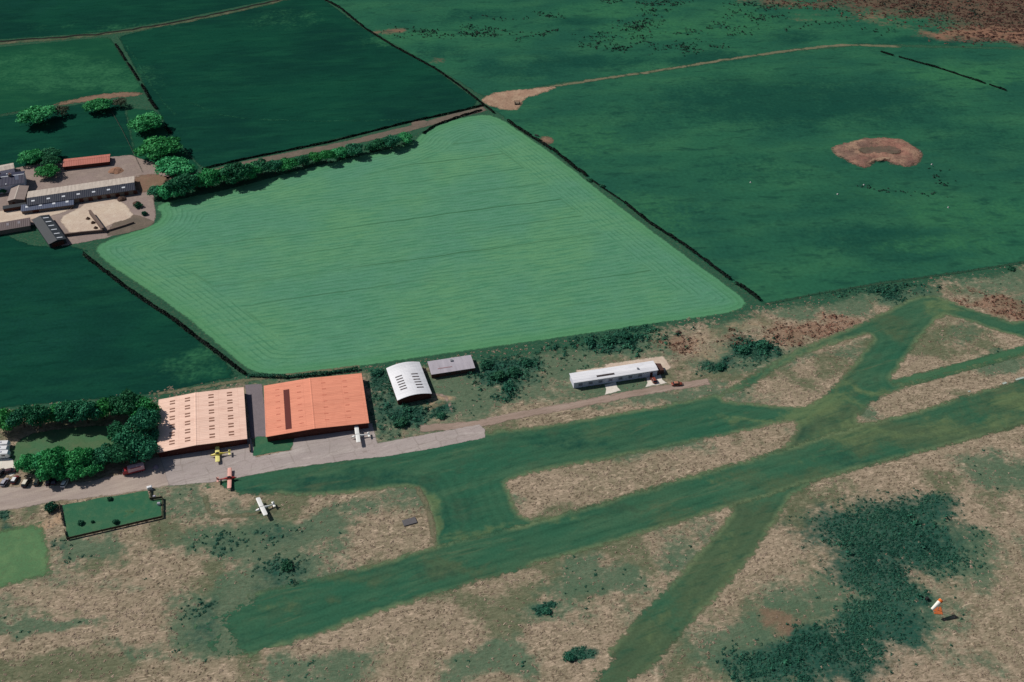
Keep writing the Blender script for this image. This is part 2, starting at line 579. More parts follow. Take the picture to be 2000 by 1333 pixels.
def sheet(name, px, z, mat, spacing=4.0, jit=.25, step=3.0, holes=(), rnd=1, layers=(), zfun=None, world=None, keep=True, cap=30.0):
    """one piece of ground surface, laid flat with a slightly ragged rim"""
    base = world if world else smooth_loop(W(px), rnd)
    outer = jitter(base, step, jit, seed=len(POLYS) + 3)
    hl = [jitter(smooth_loop(W(h), rnd), step, jit, seed=q + 50) for q, h in enumerate(holes)]
    loops = [outer] + hl
    xs = np.array([p[0] for p in outer])
    ys = np.array([p[1] for p in outer])
    gx, gy = np.meshgrid(np.arange(xs.min() + spacing * .4, xs.max(), spacing), np.arange(ys.min() + spacing * .4, ys.max(), spacing))
    gx = gx.ravel() + RNG.uniform(-.3, .3, gx.size) * spacing
    gy = gy.ravel() + RNG.uniform(-.3, .3, gy.size) * spacing
    ok = pip(gx, gy, outer)
    for h in hl:
        ok &= ~pip(gx, gy, h)
    gx, gy = gx[ok], gy[ok]
    if len(gx):
        dd = seg_dist(gx, gy, loops)
        gx, gy = gx[dd > .35 * spacing * .5], gy[dd > .35 * spacing * .5]
        # a ring just inside the rim so that the rim fades over a short way
    vin, ed = [], []
    for lp in loops:
        s = len(vin)
        vin += [Vector(p) for p in lp]
        ed += [(s + i, s + (i + 1) % len(lp)) for i in range(len(lp))]
    vin += [Vector((a, b)) for a, b in zip(gx, gy)]
    ov, oe, of, _, _, _ = delaunay_2d_cdt(vin, ed, [], 0, 1e-5, False)
    V = np.array([(p.x, p.y) for p in ov])
    F = np.array([f for f in of if len(f) == 3])
    cx, cy = V[F].mean(1).T
    ok = pip(cx, cy, outer)
    for h in hl:
        ok &= ~pip(cx, cy, h)
    F = F[ok]
    d = seg_dist(V[:, 0], V[:, 1], loops)
    # wind upward
    a, b, c = V[F[:, 0]], V[F[:, 1]], V[F[:, 2]]
    cr = (b[:, 0] - a[:, 0]) * (c[:, 1] - a[:, 1]) - (b[:, 1] - a[:, 1]) * (c[:, 0] - a[:, 0])
    F[cr < 0] = F[cr < 0][:, ::-1]
    zz = np.full(len(V), 0.0)
    if zfun:
        zz = zfun(V[:, 0], V[:, 1], d)
    at = {'edge': np.minimum(d, cap)}
    for l in layers:
        at[l] = masks(V[:, 0], V[:, 1], l)
    me = np_mesh(name, np.column_stack([V, zz]), F, mat, at)
    o = link(name, me)
    o.location.z = z
    tag(o, kind='structure')
    if keep:
        POLYS[o.name] = (outer, hl)
    return o


def ribbon(name, px, width, z, mat, jit=.2, step=3.0, closed=False, wob=0.0, keep=True, spacing=1.2):
    c = smooth_loop(W(px), 2, closed=False)
    c = jitter(c, 4.0, wob, closed=False, seed=len(POLYS))
    L, R = [], []
    for i, p in enumerate(c):
        a, b = c[max(i - 1, 0)], c[min(i + 1, len(c) - 1)]
        dx, dy = b[0] - a[0], b[1] - a[1]
        l = math.hypot(dx, dy) + 1e-9
        L.append((p[0] - dy / l * width / 2, p[1] + dx / l * width / 2))
        R.append((p[0] + dy / l * width / 2, p[1] - dx / l * width / 2))
    return sheet(name, None, z, mat, spacing=spacing, jit=jit, step=step, world=L + R[::-1], keep=keep)


ROUGH = (S(154, 139, 119), S(134, 126, 104), S(176, 157, 136), S(124, 110, 90))
SWIRL = (S(106, 98, 78), S(192, 172, 150))
ALL = ('lush', 'teal', 'red', 'bare')
m_rough = land('rough_grass_cover', *ROUGH, big=.02, mid=.22, fine=.9, layers=('olive',) + ALL + ('verge',), amt=(.9, .8, .6), bump=.35, bscale=.7, swirl=SWIRL)
m_field_dark = land('ley_grass', S(21, 70, 55), S(18, 58, 50), S(28, 80, 60), S(15, 54, 44), fine=.3, edge=1.5, layers=('dark', 'lite'), amt=(.95, .6, .6), streak=(.15, 4))
m_field_mid = land('meadow_grass', S(30, 84, 60), S(26, 74, 56), S(42, 96, 66), S(24, 70, 54), fine=.5, edge=1.5, layers=('dark', 'lite', 'soil'), amt=(.9, .6, .5), streak=(.1, 3))
m_pasture = land('pasture_grass', S(44, 98, 74), S(36, 86, 70), S(58, 112, 80), S(26, 68, 58), big=.012, mid=.05, fine=.2, edge=1.5,
                 layers=('dark', 'lite', 'soil', 'moor', 'rust'), amt=(.95, .7, .7), streak=(.06, 2.6))
m_mown = land('mown_grass', S(48, 96, 74), S(62, 98, 74), S(72, 106, 80), S(42, 82, 64), big=.02, mid=.12, fine=.45, edge=2.4, fade=True,
              layers=('olive', 'dark', 'wear'), streak=(RUNDIR, 5), amt=(.85, .75, .7), rim=(S(112, 128, 94), 3.2))
m_lawn = land('lawn_grass', S(54, 104, 78), S(70, 108, 80), S(82, 114, 84), S(46, 92, 68), big=.05, mid=.3, fine=1.0, edge=.5, amt=(.8, .7, .4))
m_bright = land('bright_sward', S(90, 126, 88), S(82, 116, 82), S(106, 136, 94), S(92, 112, 80), big=.03, mid=.15, fine=.7, edge=3.0, amt=(.9, .8, .7))
m_yardgrass = land('worn_lawn', S(74, 112, 80), S(84, 108, 76), S(96, 112, 84), S(64, 96, 68), big=.06, mid=.3, fine=1.0, edge=1.0, amt=(.8, .7, .5))
m_apron = land('apron_concrete', S(172, 160, 156), S(164, 154, 150), S(180, 170, 164), S(150, 140, 134), big=.05, mid=.25, fine=1.2, edge=.5, amt=(.9, .8, .7), streak=(RUNDIR, 5), joints=True)
m_road = land('road_grit', S(164, 150, 142), S(176, 160, 148), S(186, 172, 160), S(146, 130, 122), big=.06, mid=.3, fine=1.1, edge=1.0, amt=(.8, .7, .5), streak=(RUNDIR, 6))
m_track = land('track_gravel', S(150, 132, 120), S(160, 140, 128), S(172, 154, 142), S(120, 106, 92), big=.06, mid=.3, fine=1.1, edge=.9, amt=(.8, .7, .6), streak=(RUNDIR, 6))
m_lane = land('lane_dirt', S(108, 100, 90), S(118, 104, 94), S(130, 116, 104), S(84, 84, 70), big=.04, mid=.2, fine=.8, edge=.9, amt=(.8, .7, .6))
m_path = land('worn_path', S(118, 114, 92), S(100, 108, 84), S(136, 124, 104), S(78, 98, 74), big=.03, mid=.15, fine=.6, edge=1.0, amt=(.8, .7, .6))
m_bare = land('bare_soil', S(164, 134, 114), S(150, 126, 106), S(182, 158, 134), S(124, 98, 84), big=.05, mid=.16, fine=.7, edge=2.2, amt=(.8, .8, .6), bump=.5, bscale=.5)
m_redsoil = land('red_soil', S(134, 106, 92), S(120, 104, 86), S(150, 122, 104), S(98, 98, 76), big=.05, mid=.2, fine=.7, edge=2.4, amt=(.8, .7, .6))
m_spoil = land('spoil_soil', S(142, 104, 92), S(118, 98, 88), S(168, 138, 116), S(92, 76, 68), big=.05, mid=.13, fine=.45, edge=3.0, amt=(.9, .9, .7), bump=.8, bscale=.4)
m_pond = land('silt_bed', S(104, 92, 80), S(80, 88, 70), S(124, 100, 90), S(80, 66, 62), big=.05, mid=.2, fine=.5, edge=2.5, amt=(.9, .8, .6))
m_yard = land('yard_concrete', S(150, 134, 128), S(142, 128, 120), S(164, 148, 138), S(122, 108, 100), big=.05, mid=.2, fine=.9, edge=1.0, amt=(.8, .7, .5))
m_pale = land('pale_concrete', S(206, 188, 168), S(196, 176, 160), S(216, 202, 184), S(176, 156, 140), big=.06, mid=.25, fine=.9, edge=1.0, amt=(.8, .7, .5))
m_white_pad = land('white_concrete', S(226, 218, 206), S(218, 208, 196), S(232, 228, 218), S(200, 188, 176), big=.08, mid=.3, fine=1.2, edge=.35, amt=(.8, .7, .4))
m_tarmac = land('purple_tarmac', S(128, 120, 124), S(120, 112, 116), S(136, 126, 128), S(106, 98, 102), big=.06, mid=.3, fine=1.2, edge=.4, amt=(.8, .7, .5))
m_rushline = land('stream_bank', S(84, 98, 76), S(66, 90, 68), S(118, 108, 90), S(52, 76, 58), big=.03, mid=.14, fine=.5, edge=2.2, amt=(.8, .8, .6))
m_stream = land('dark_stream', S(44, 46, 42), S(38, 42, 40), S(58, 56, 50), S(30, 34, 32), edge=.3, amt=(.8, .6, .5))
m_rough_patch = land('rough_patch_cover', *ROUGH, big=.02, mid=.22, fine=.9, edge=1.0, layers=ALL, amt=(.9, .8, .75), bump=.55, bscale=.7)


# base ground: fine over the airfield, coarse out to beyond every sight line
def axis(lo, hi, d, out_lo, out_hi):
    a = list(np.arange(lo, hi + d, d))
    s, x = d, lo
    L = []
    while x > out_lo:
        s *= 1.5
        x -= s
        L.append(x)
    s, x = d, a[-1]
    R = []
    while x < out_hi:
        s *= 1.5
        x += s
        R.append(x)
    return np.array(L[::-1] + a + R)


gx_ = axis(-300, 300, 1.3, -6000, 6000)
gy_ = axis(150, 470, 1.3, -4000, 9000)
XX, YY = np.meshgrid(gx_, gy_)
X1, Y1 = XX.ravel(), YY.ravel()
bl = W([(-800, 850), (0, 790), (300, 772), (480, 735), (1100, 672), (1480, 600), (2000, 514), (2800, 410)])
by = np.interp(X1, [p[0] for p in bl], [p[1] for p in bl])
att = {l: masks(X1, Y1, l) for l in ALL}
far = np.clip((Y1 - by) / 6 + .5, 0, 1)
att['verge'] = far * 1.6
att['lush'] = np.maximum(att['lush'], 1.0 * np.clip((fbm(X1, Y1, 30, 55) - .57) * 4, 0, 1) * (1 - far))
att['olive'] = np.clip((fbm(X1, Y1, 20, 66) - .5) * 4.5, 0, 1) * (1 - far)
att['verge'] = np.maximum(att['verge'], np.clip(1.1 - np.abs(Y1 - by) / 9, 0, 1) * (.4 + .8 * vnoise(X1, Y1, 20, 77)))
nx, ny = len(gx_), len(gy_)
idx = np.arange(nx * ny).reshape(ny, nx)
FF = np.column_stack([idx[:-1, :-1].ravel(), idx[:-1, 1:].ravel(), idx[1:, 1:].ravel(), idx[1:, :-1].ravel()])
ground = link('ground', np_mesh('ground', np.column_stack([X1, Y1, np.zeros(len(X1))]), FF, m_rough, att))
tag(ground, kind='structure')

# fields
FL = ('dark', 'lite')
sheet('field', [(-800, 500), (0, 455), (60, 478), (100, 482), (135, 478), (172, 490), (165, 500), (345, 630), (474, 735), (300, 770), (0, 798), (-800, 880)], .02, m_field_dark, 7, layers=FL, rnd=0, jit=.4)
sheet('field', [(-800, 300), (0, 228), (90, 212), (215, 196), (245, 212), (264, 308), (110, 316), (0, 342), (-800, 440)], .02, m_field_dark, 7, layers=FL, rnd=0)
sheet('field', [(-800, 150), (0, 92), (215, 72), (225, 88), (285, 183), (200, 188), (90, 208), (0, 225), (-800, 296)], .02, m_field_mid, 7, layers=FL + ('soil',), rnd=0)
sheet('field', [(230, 72), (330, 48), (420, 31), (540, 3), (600, -14), (634, 0), (710, 55), (850, 135), (944, 205), (800, 240), (480, 312), (395, 330), (330, 260), (305, 213)], .02, m_field_dark, 7, layers=FL, rnd=0)
sheet('field', [(-800, 140), (0, 78), (200, 64), (330, 42), (570, -8), (900, -200), (-800, -200)], .02, m_field_dark, 14, layers=FL, rnd=0)
sheet('pasture', [(635, -2), (710, 53), (850, 133), (945, 190), (1100, 162), (1250, 143), (1400, 118), (1560, 96), (1680, 86), (2000, 94), (2900, 130), (2900, -200), (420, -200), (600, -20)], .02, m_pasture, 7,
      layers=FL + ('soil', 'moor', 'rust'), rnd=0, jit=.5)
sheet('pasture', [(945, 205), (1020, 190), (1100, 166), (1250, 146), (1400, 122), (1560, 99), (1680, 90), (2000, 97), (2900, 134), (2900, 400), (2000, 512), (1870, 533), (1700, 556), (1520, 590), (1490, 594), (1440, 560), (1220, 400), (1000, 240)], .025, m_pasture, 7,
      layers=FL + ('soil',), rnd=0, jit=.5)
# the paddock lane by the farm
sheet('field', [(245, 212), (305, 215), (330, 260), (395, 332), (330, 352), (278, 336), (264, 308)], .015, m_field_mid, 6, layers=FL, rnd=0)

# crop field: drilled lines follow the headland, tramlines run its length
CROP = [(182, 486), (205, 470), (300, 440), (318, 420), (300, 405), (330, 392), (420, 375), (500, 355), (560, 338), (700, 305), (805, 280), (825, 258), (870, 238), (930, 224), (965, 225),
        (1000, 245), (1100, 315), (1200, 395), (1300, 470), (1400, 543), (1452, 580), (1462, 598), (1425, 614), (1300, 630), (1100, 660), (900, 688), (750, 710), (640, 725), (560, 733), (510, 732), (480, 722), (420, 670), (350, 610), (260, 550), (200, 510)]
t = NT('young_cereal')
P = t.pos()
e = t.attr('edge')
dvec = (G(1150, 460) - G(450, 557)).normalized()
mp = t.map(P)
mp.node.vector_type = 'TEXTURE'
mp.node.inputs['Rotation'].default_value = (0, 0, math.atan2(dvec.y, dvec.x))
mp.node.inputs['Scale'].default_value = (6, 1, 1)
dot = t.n('ShaderNodeVectorMath', operation='DOT_PRODUCT')
t.put(dot.inputs[0], P)
dot.inputs[1].default_value = (-dvec.y, dvec.x, 0)
across = dot.outputs['Value']
wob = t.math('MULTIPLY', t.math('SUBTRACT', t.noise(P, .05, 3, .6), .5), 5.0)
inner = t.step(e, 21, 23)
coord = t.math('ADD', across, wob)
r1 = t.math('SINE', t.math('MULTIPLY', coord, 2 * math.pi / 2.7))
r2 = t.math('SINE', t.math('MULTIPLY', t.math('ADD', e, t.math('MULTIPLY', wob, .25)), 2 * math.pi / 2.5))
rows = t.math('ADD', t.math('MULTIPLY', r1, inner), t.math('MULTIPLY', r2, t.math('SUBTRACT', 1.0, inner)))
rowm = t.math('MULTIPLY', t.step(rows, .3, 1.0), t.step(t.noise(P, .12, 3, .7), .35, .6))
q = t.math('ABSOLUTE', t.math('SUBTRACT', t.math('FRACT', t.math('DIVIDE', t.math('ADD', across, t.math('MULTIPLY', wob, .6)), 18.0)), .5))
tram = t.math('MULTIPLY', t.math('SUBTRACT', 1.0, t.step(q, .012, .035)), inner)
tram = t.math('MULTIPLY', tram, t.step(t.noise(mp, .03, 3, .6), .42, .62))
q2 = t.math('ABSOLUTE', t.math('SUBTRACT', e, 22.0))
tram2 = t.math('MULTIPLY', t.math('SUBTRACT', 1.0, t.step(q2, .3, .9)), t.step(t.noise(P, .03, 2, .6), .5, .6))
n1 = t.noise(P, .018, 4, .6)
n2 = t.noise(mp, .45, 4, .65)
c = t.mix(t.step(n1, .35, .65), S(86, 140, 112), S(95, 147, 107))
c = t.mix(t.math('MULTIPLY', t.step(n2, .42, .7), .75), c, S(70, 130, 98))
n3 = t.noise(mp, 1.1, 3, .7)
c = t.mix(t.math('MULTIPLY', t.step(n3, .5, .72), .6), c, S(98, 158, 122))
c = t.mix(t.math('MULTIPLY', t.step(t.noise(P, .06, 3, .6), .62, .8), .35), c, S(98, 134, 104))
c = t.mix(t.math('MULTIPLY', rowm, .6), c, S(62, 118, 86))
rim = t.math('MULTIPLY', t.math('SUBTRACT', 1.0, t.step(e, 2.0, 9.0)), .5)
c = t.mix(rim, c, S(80, 138, 92))
c = t.mix(t.math('MULTIPLY', tram, .85), c, S(58, 106, 74))
c = t.mix(t.math('MULTIPLY', tram2, .35), c, S(60, 108, 74))
hs = t.n('ShaderNodeHueSaturation')
t.put(hs.inputs['Color'], c)
t.put(hs.inputs['Value'], t.math('MULTIPLY_ADD', t.noise(P, 1.3, 3, .6), .5, .75))
al = t.step(t.math('ADD', e, t.math('MULTIPLY', t.math('SUBTRACT', t.noise(P, .6, 3, .6), .45), 2.2)), 0, 1.2)
m_crop = t.finish(hs.outputs[0], .95, t.bump(rows, .15, .15), al, spec=.1)
sheet('crop_field', CROP, .03, m_crop, 3.5, rnd=1, jit=.15, cap=60)

# airfield: mown strips
ISL = [
    [(988, 938), (1100, 915), (1250, 888), (1400, 855), (1500, 835), (1548, 824), (1557, 834), (1540, 860), (1520, 878), (1430, 903), (1250, 955), (1140, 990), (1045, 1016), (1012, 1000), (1000, 965)],
    [(1405, 775), (1460, 762), (1540, 710), (1580, 690), (1640, 672), (1700, 652), (1703, 662), (1640, 740), (1590, 787), (1565, 796), (1500, 790), (1420, 782)],
    [(1737, 742), (1760, 715), (1800, 660), (1842, 617), (1870, 622), (1960, 652), (2060, 676), (1990, 690), (1900, 712), (1820, 735), (1750, 750)],
    [(1672, 826), (1690, 800), (1715, 780), (1780, 755), (1860, 732), (1940, 712), (2100, 676), (2300, 620), (2300, 650), (2000, 740), (1880, 772), (1760, 812), (1700, 824)],
]
TAXI = [(392, 950), (440, 930), (560, 905), (760, 880), (945, 842), (1080, 829), (1200, 806), (1390, 774), (1450, 742), (1530, 692), (1620, 655), (1700, 622), (1760, 590), (1795, 577), (1830, 577), (1900, 604), (2000, 636), (2400, 720),
        (2400, 560), (2600, 500), (2600, 640), (2000, 835), (1870, 869), (1700, 913), (1562, 950), (1510, 1035), (1440, 1130), (1370, 1200), (1290, 1290), (1230, 1370), (1110, 1370), (1170, 1290), (1250, 1195), (1330, 1115), (1395, 1040), (1432, 992),
        (1400, 960), (1300, 990), (1045, 1055), (940, 1085), (848, 1106), (846, 1068), (845, 1030), (830, 980), (812, 950), (690, 965), (600, 973), (540, 966), (430, 972), (398, 966)]
TAXI = [(x, y) for x, y in TAXI if not (x == 2400)]
RUNWAY = [(362, 1228), (400, 1196), (450, 1170), (540, 1145), (640, 1122), (740, 1098), (846, 1066), (1045, 1018), (1250, 957), (1430, 905), (1525, 878), (1672, 828), (1760, 812), (1880, 772), (2000, 740), (2600, 560),
          (2600, 655), (2000, 833), (1870, 868), (1700, 912), (1560, 951), (1430, 993), (1250, 1048), (1050, 1105), (850, 1165), (700, 1215), (600, 1250), (500, 1285), (430, 1300), (370, 1286), (345, 1256)]
sheet('taxiway', TAXI, .04, m_mown, 2.2, holes=ISL, layers=('olive', 'dark', 'wear', 'fade'), jit=.5, step=1.8)
sheet('runway', RUNWAY, .05, m_mown, 2.6, layers=('olive', 'dark', 'wear', 'fade'), jit=.5, step=1.8)
m_strip = land('mown_strip_grass', S(60, 104, 77), S(72, 106, 76), S(84, 114, 84), S(50, 90, 68), big=.03, mid=.15, fine=.5, edge=1.5, streak=(RUNDIR, 5), amt=(.85, .75, .6))
ribbon('taxiway', [(1690, 767), (1745, 751), (1830, 731), (1900, 712), (2000, 684), (2300, 600)], 6.2, .036, m_strip, jit=.3, spacing=2)
sheet('lawn', [(119, 986), (200, 972), (288, 958), (293, 978), (317, 975), (316, 1010), (131, 1053)], .045, m_lawn, 2.0, rnd=0)
sheet('lawn', [(497, 853), (572, 852), (574, 868), (566, 880), (530, 886), (494, 892)], .075, m_lawn, 2.0, rnd=0)
sheet('lawn', [(-300, 1080), (0, 1036), (70, 1022), (86, 1018), (96, 1070), (104, 1122), (50, 1138), (0, 1152), (-300, 1224)], .042, m_bright, 3.0, rnd=0)
sheet('lawn', [(-60, 905), (20, 880), (45, 850), (110, 838), (220, 828), (248, 850), (240, 900), (120, 935), (60, 930), (10, 900)], .042, m_yardgrass, 2.2, rnd=1)
sheet('apron', [(310, 888), (383, 880), (490, 855), (500, 893), (530, 887), (568, 880), (575, 850), (640, 846), (728, 826), (738, 866), (845, 846), (936, 829), (948, 838), (948, 856), (860, 874), (760, 892), (680, 900), (560, 916), (430, 941), (330, 950)], .06, m_apron, 2.0, rnd=0, jit=.12)
sheet('road', [(-400, 1000), (0, 952), (130, 946), (240, 926), (300, 892), (330, 890), (342, 947), (240, 966), (120, 980), (0, 1000), (-400, 1060)], .055, m_road, 2.5, rnd=0, jit=.25)
sheet('pavement', [(478, 752), (512, 750), (523, 852), (497, 858), (490, 858)], .066, m_tarmac, 2.0, rnd=0, jit=.08)
sheet('pavement', [(1122, 731), (1126, 724), (1180, 716), (1182, 711), (1296, 695), (1312, 718), (1300, 728), (1122, 752)], .06, m_pale, 1.5, rnd=0, jit=.08)
sheet('pavement', [(1180, 752), (1203, 746), (1206, 757), (1214, 764), (1181, 772), (1184, 762)], .064, m_white_pad, 1.5, rnd=0, jit=.05)
sheet('pavement', [(1262, 738), (1291, 732), (1294, 742), (1304, 749), (1260, 757), (1264, 748)], .064, m_white_pad, 1.5, rnd=0, jit=.05)
ribbon('track', [(820, 838), (900, 832), (940, 828), (1000, 813), (1100, 796), (1200, 776), (1290, 760), (1345, 752), (1385, 745)], 4.4, .058, m_track)
ribbon('path', [(838, 770), (866, 772), (878, 786), (882, 806)], 1.6, .05, m_track)
ribbon('path', [(822, 792), (850, 795), (872, 785)], 2.2, .052, m_path)
ribbon('path', [(300, 771), (420, 752), (520, 738), (620, 726), (702, 716)], 2.2, .05, m_path)
# mower line and foot-worn rims
ribbon('path', [(400, 968), (410, 1010), (470, 1008), (540, 998)], 2.2, .046, m_path)
ribbon('path', [(814, 950), (832, 985), (846, 1030), (846, 1062)], 2.4, .053, m_path)

# countryside strips
ribbon('stream_bank', [(-300, 108), (0, 84), (60, 80), (200, 69), (330, 48), (420, 31), (520, 9), (600, -14)], 6.0, .04, m_rushline, jit=.8, wob=.6, spacing=3)
ribbon('stream', [(-300, 105), (0, 81), (60, 77), (110, 74), (200, 67), (270, 56), (330, 46), (420, 28), (520, 7), (600, -14)], 2.6, .055, m_stream, jit=.35, wob=1.0)
ribbon('path', [(990, 186), (1100, 166), (1180, 154), (1250, 144), (1320, 133), (1400, 120), (1480, 108), (1560, 97), (1640, 88), (1700, 89), (1760, 92)], 3.4, .045, m_path, jit=.6, wob=.5, spacing=2)
ribbon('track', [(948, 212), (880, 229), (820, 246), (740, 266), (640, 289), (560, 304), (480, 320), (400, 341), (340, 352), (300, 350)], 6.5, .045, m_lane, jit=.4, spacing=2)
sheet('bare_ground', [(938, 192), (975, 179), (1050, 171), (1095, 167), (1060, 184), (1022, 194), (1016, 216), (985, 216), (950, 207)], .05, m_bare, 3, rnd=1, jit=.8)
sheet('bare_ground', [(1050, 268), (1075, 266), (1086, 278), (1072, 284), (1058, 280)], .05, m_redsoil, 2.5, rnd=1)
sheet('bare_ground', [(90, 208), (140, 193), (220, 180), (285, 180), (280, 186), (220, 192), (140, 204)], .05, m_redsoil, 3, rnd=1, jit=.8)
sheet('bare_ground', [(800, 238), (840, 234), (830, 248), (806, 250)], .048, m_lane, 2.5, rnd=1)


def spoil_z(x, y, d):
    return np.clip(d / 4, 0, 1) * (fbm(x, y, 9, 4) * 1.3 + .2 * vnoise(x, y, 2, 6)) * np.where(d > 9, .35, 1)


sheet('bare_ground', [(1618, 292), (1640, 281), (1668, 276), (1700, 268), (1752, 270), (1768, 273), (1796, 290), (1806, 306), (1784, 328), (1740, 324), (1732, 316), (1708, 318), (1695, 332), (1670, 324), (1640, 310)], .05, m_spoil, 2.0, rnd=1, jit=.8, zfun=spoil_z)
sheet('silt_pool', [(1672, 292), (1700, 288), (1745, 286), (1762, 296), (1750, 306), (1700, 308), (1680, 302)], .75, m_pond, 2.0, rnd=1)
sheet('bare_ground', [(1706, 312), (1724, 309), (1745, 311), (1742, 316), (1722, 316), (1704, 322), (1690, 322)], 1.1, m_bare, 2.0, rnd=1)

# faint wheel marks in the dark field
m_mark = land('wheel_mark', S(36, 88, 68), S(30, 80, 62), S(44, 96, 72), S(26, 72, 58), edge=1.2, amt=(.8, .7, .5))
ribbon('path', [(372, 200), (420, 222), (470, 232), (600, 237), (700, 236), (800, 235)], 1.8, .035, m_mark, jit=.4, wob=.5, spacing=2)
ribbon('path', [(246, 88), (262, 110), (290, 160), (318, 200), (345, 225)], 1.6, .035, m_mark, jit=.4, wob=.4, spacing=2)
# farmyard
sheet('farmyard', [(-200, 380), (0, 336), (40, 326), (110, 315), (255, 303), (300, 318), (335, 340), (320, 368), (300, 380), (306, 420), (300, 440), (206, 466), (120, 482), (66, 440), (0, 455), (-200, 500)], .045, m_yard, 4, rnd=0, jit=.3)
sheet('farmyard', [(150, 410), (172, 394), (210, 386), (238, 392), (262, 418), (255, 428), (215, 438), (200, 450), (150, 458), (128, 452), (115, 424)], .058, m_pale, 3, rnd=1, jit=.4)
sheet('farmyard', [(-60, 420), (40, 408), (60, 420), (100, 412), (150, 404), (120, 418), (60, 430), (-60, 444)], .06, m_pale, 3, rnd=1, jit=.3)
sheet('farmyard', [(240, 420), (262, 418), (300, 430), (302, 442), (210, 465), (206, 452)], .056, m_lane, 3, rnd=1, jit=.3)
sheet('farmyard', [(255, 345), (300, 338), (330, 345), (318, 370), (262, 380)], .056, m_redsoil, 3, rnd=1, jit=.3)
sheet('pavement', [(-40, 888), (14, 894), (26, 898), (31, 924), (20, 932), (8, 914), (-40, 930)], .06, m_white_pad, 1.5, rnd=0)


# ------------------------------------------------------------------ foliage
def leaf_mat(name, c1, c2, c3, trans=.18):
    t = NT(name)
    ti = t.attr('tint')
    oi = t.n('ShaderNodeObjectInfo').outputs['Random']
    c = t.mix(t.step(ti, 0, .75), c1, c2)
    c = t.mix(t.math('MULTIPLY', t.step(ti, .72, 1.0), .8), c, c3)
    hs = t.n('ShaderNodeHueSaturation')
    t.put(hs.inputs['Color'], c)
    t.put(hs.inputs['Value'], t.math('MULTIPLY_ADD', oi, .35, .82))
    t.put(hs.inputs['Hue'], t.math('MULTIPLY_ADD', oi, .025, .4875))
    return t.finish(hs.outputs[0], .75, spec=.15, trans=trans)


m_leaf = leaf_mat('tree_leaves', S(44, 130, 76), S(64, 160, 94), S(92, 182, 112))
m_leaf_dark = leaf_mat('dark_leaves', S(34, 96, 70), S(50, 126, 88), S(74, 150, 108))
m_leaf_brown = leaf_mat('brown_leaves', S(74, 92, 70), S(92, 100, 80), S(104, 104, 88))
m_hedge = leaf_mat('hedge_leaves', S(8, 20, 17), S(12, 27, 22), S(18, 36, 28), .05)  # near-black leaves: the hedge's shadow is put into their colour
m_bush = leaf_mat('scrub_leaves', S(38, 90, 74), S(46, 106, 80), S(74, 128, 98), .15)
m_rush = leaf_mat('rush_blades', S(32, 80, 68), S(46, 100, 82), S(80, 120, 98), .2)
m_tuft = leaf_mat('tuft_blades', S(26, 48, 44), S(34, 60, 50), S(60, 70, 60), .05)
m_dry = leaf_mat('dry_blades', S(142, 128, 106), S(168, 151, 131), S(192, 174, 152), .15)
m_bracken = leaf_mat('bracken_fronds', S(110, 82, 68), S(150, 110, 92), S(178, 142, 118), .1)
m_bark = plain('bark', S(92, 78, 66), .9, var=.3)


def leaves(C, N, size, tint, rng, tilt=.55):
    """square leaf clumps at points C facing roughly N"""
    n = len(C)
    N = N + rng.normal(0, tilt, (n, 3))
    N /= np.linalg.norm(N, axis=1)[:, None] + 1e-9
    R = rng.normal(0, 1, (n, 3))
    U = np.cross(N, R)
    U /= np.linalg.norm(U, axis=1)[:, None] + 1e-9
    Vv = np.cross(N, U)
    s = np.asarray(size)[:, None] if np.ndim(size) else size
    a = rng.uniform(.6, 1.1, (n, 1)) * s
    b = rng.uniform(.5, .95, (n, 1)) * s
    q = np.stack([C - U * a, C - Vv * b, C + U * a * rng.uniform(.6, 1, (n, 1)), C + Vv * b], 1).reshape(-1, 3)
    F = np.arange(4 * n).reshape(n, 4)
    return q, F, np.repeat(tint, 4)


def crown_mesh(name, mat, seed, flat=.62, nl=15, per=150, leaf=.078):
    """unit crown: radius about 1, base near z=0; lobes of leaf clumps"""
    r = np.random.default_rng(seed)
    Cs, Ns, T = [], [], []
    lob = [(np.array([0, 0, .55 * flat + .1]), .62)]
    for i in range(nl):
        a = 2 * math.pi * (i / nl) * 1.0 + r.uniform(-.4, .4)
        rr = r.uniform(.32, .78)
        lob.append((np.array([math.cos(a) * rr, math.sin(a) * rr, r.uniform(.25, 1.05 - .55 * rr) * flat * 1.25]), r.uniform(.26, .44)))
    for c, rad_ in lob:
        n = int(per * (rad_ / .34) ** 2)
        d = r.normal(0, 1, (n, 3))
        d /= np.linalg.norm(d, axis=1)[:, None]
        d[:, 2] = np.where(d[:, 2] < -.3, -d[:, 2] * .6, d[:, 2])
        p = c + d * (rad_ * r.uniform(.7, 1.12, (n, 1))) * np.array([1, 1, flat * 1.25])
        Cs.append(p)
        Ns.append(d)
        T.append(np.clip(r.uniform(0, 1) * .45 + r.uniform(0, .6, n), 0, 1))
    C, N, T = np.vstack(Cs), np.vstack(Ns), np.concatenate(T)
    V, F, ti = leaves(C, N, leaf * r.uniform(.8, 1.25, len(C)), T, r)
    return np_mesh(name, V, F, mat, {'tint': ti})


def trunk_mesh(name, seed, h=1.0):
    r = random.Random(seed)
    m = MB()
    m.tube([(0, 0, -.05), (0.01, 0, h * .35), (.02, .02, h * .8)], [.075, .05, .02], 7)
    for i in range(5):
        a = i * 1.26 + r.uniform(-.3, .3)
        m.tube([(0.01, 0, h * .3), (.25 * math.cos(a), .25 * math.sin(a), h * .5), (.5 * math.cos(a), .5 * math.sin(a), h * r.uniform(.6, .8))], [.03, .018, .006], 5)
    me = bpy.data.meshes.new(name)
    me.from_pydata(m.v, [], m.f)
    me.materials.append(m_bark)
    return me


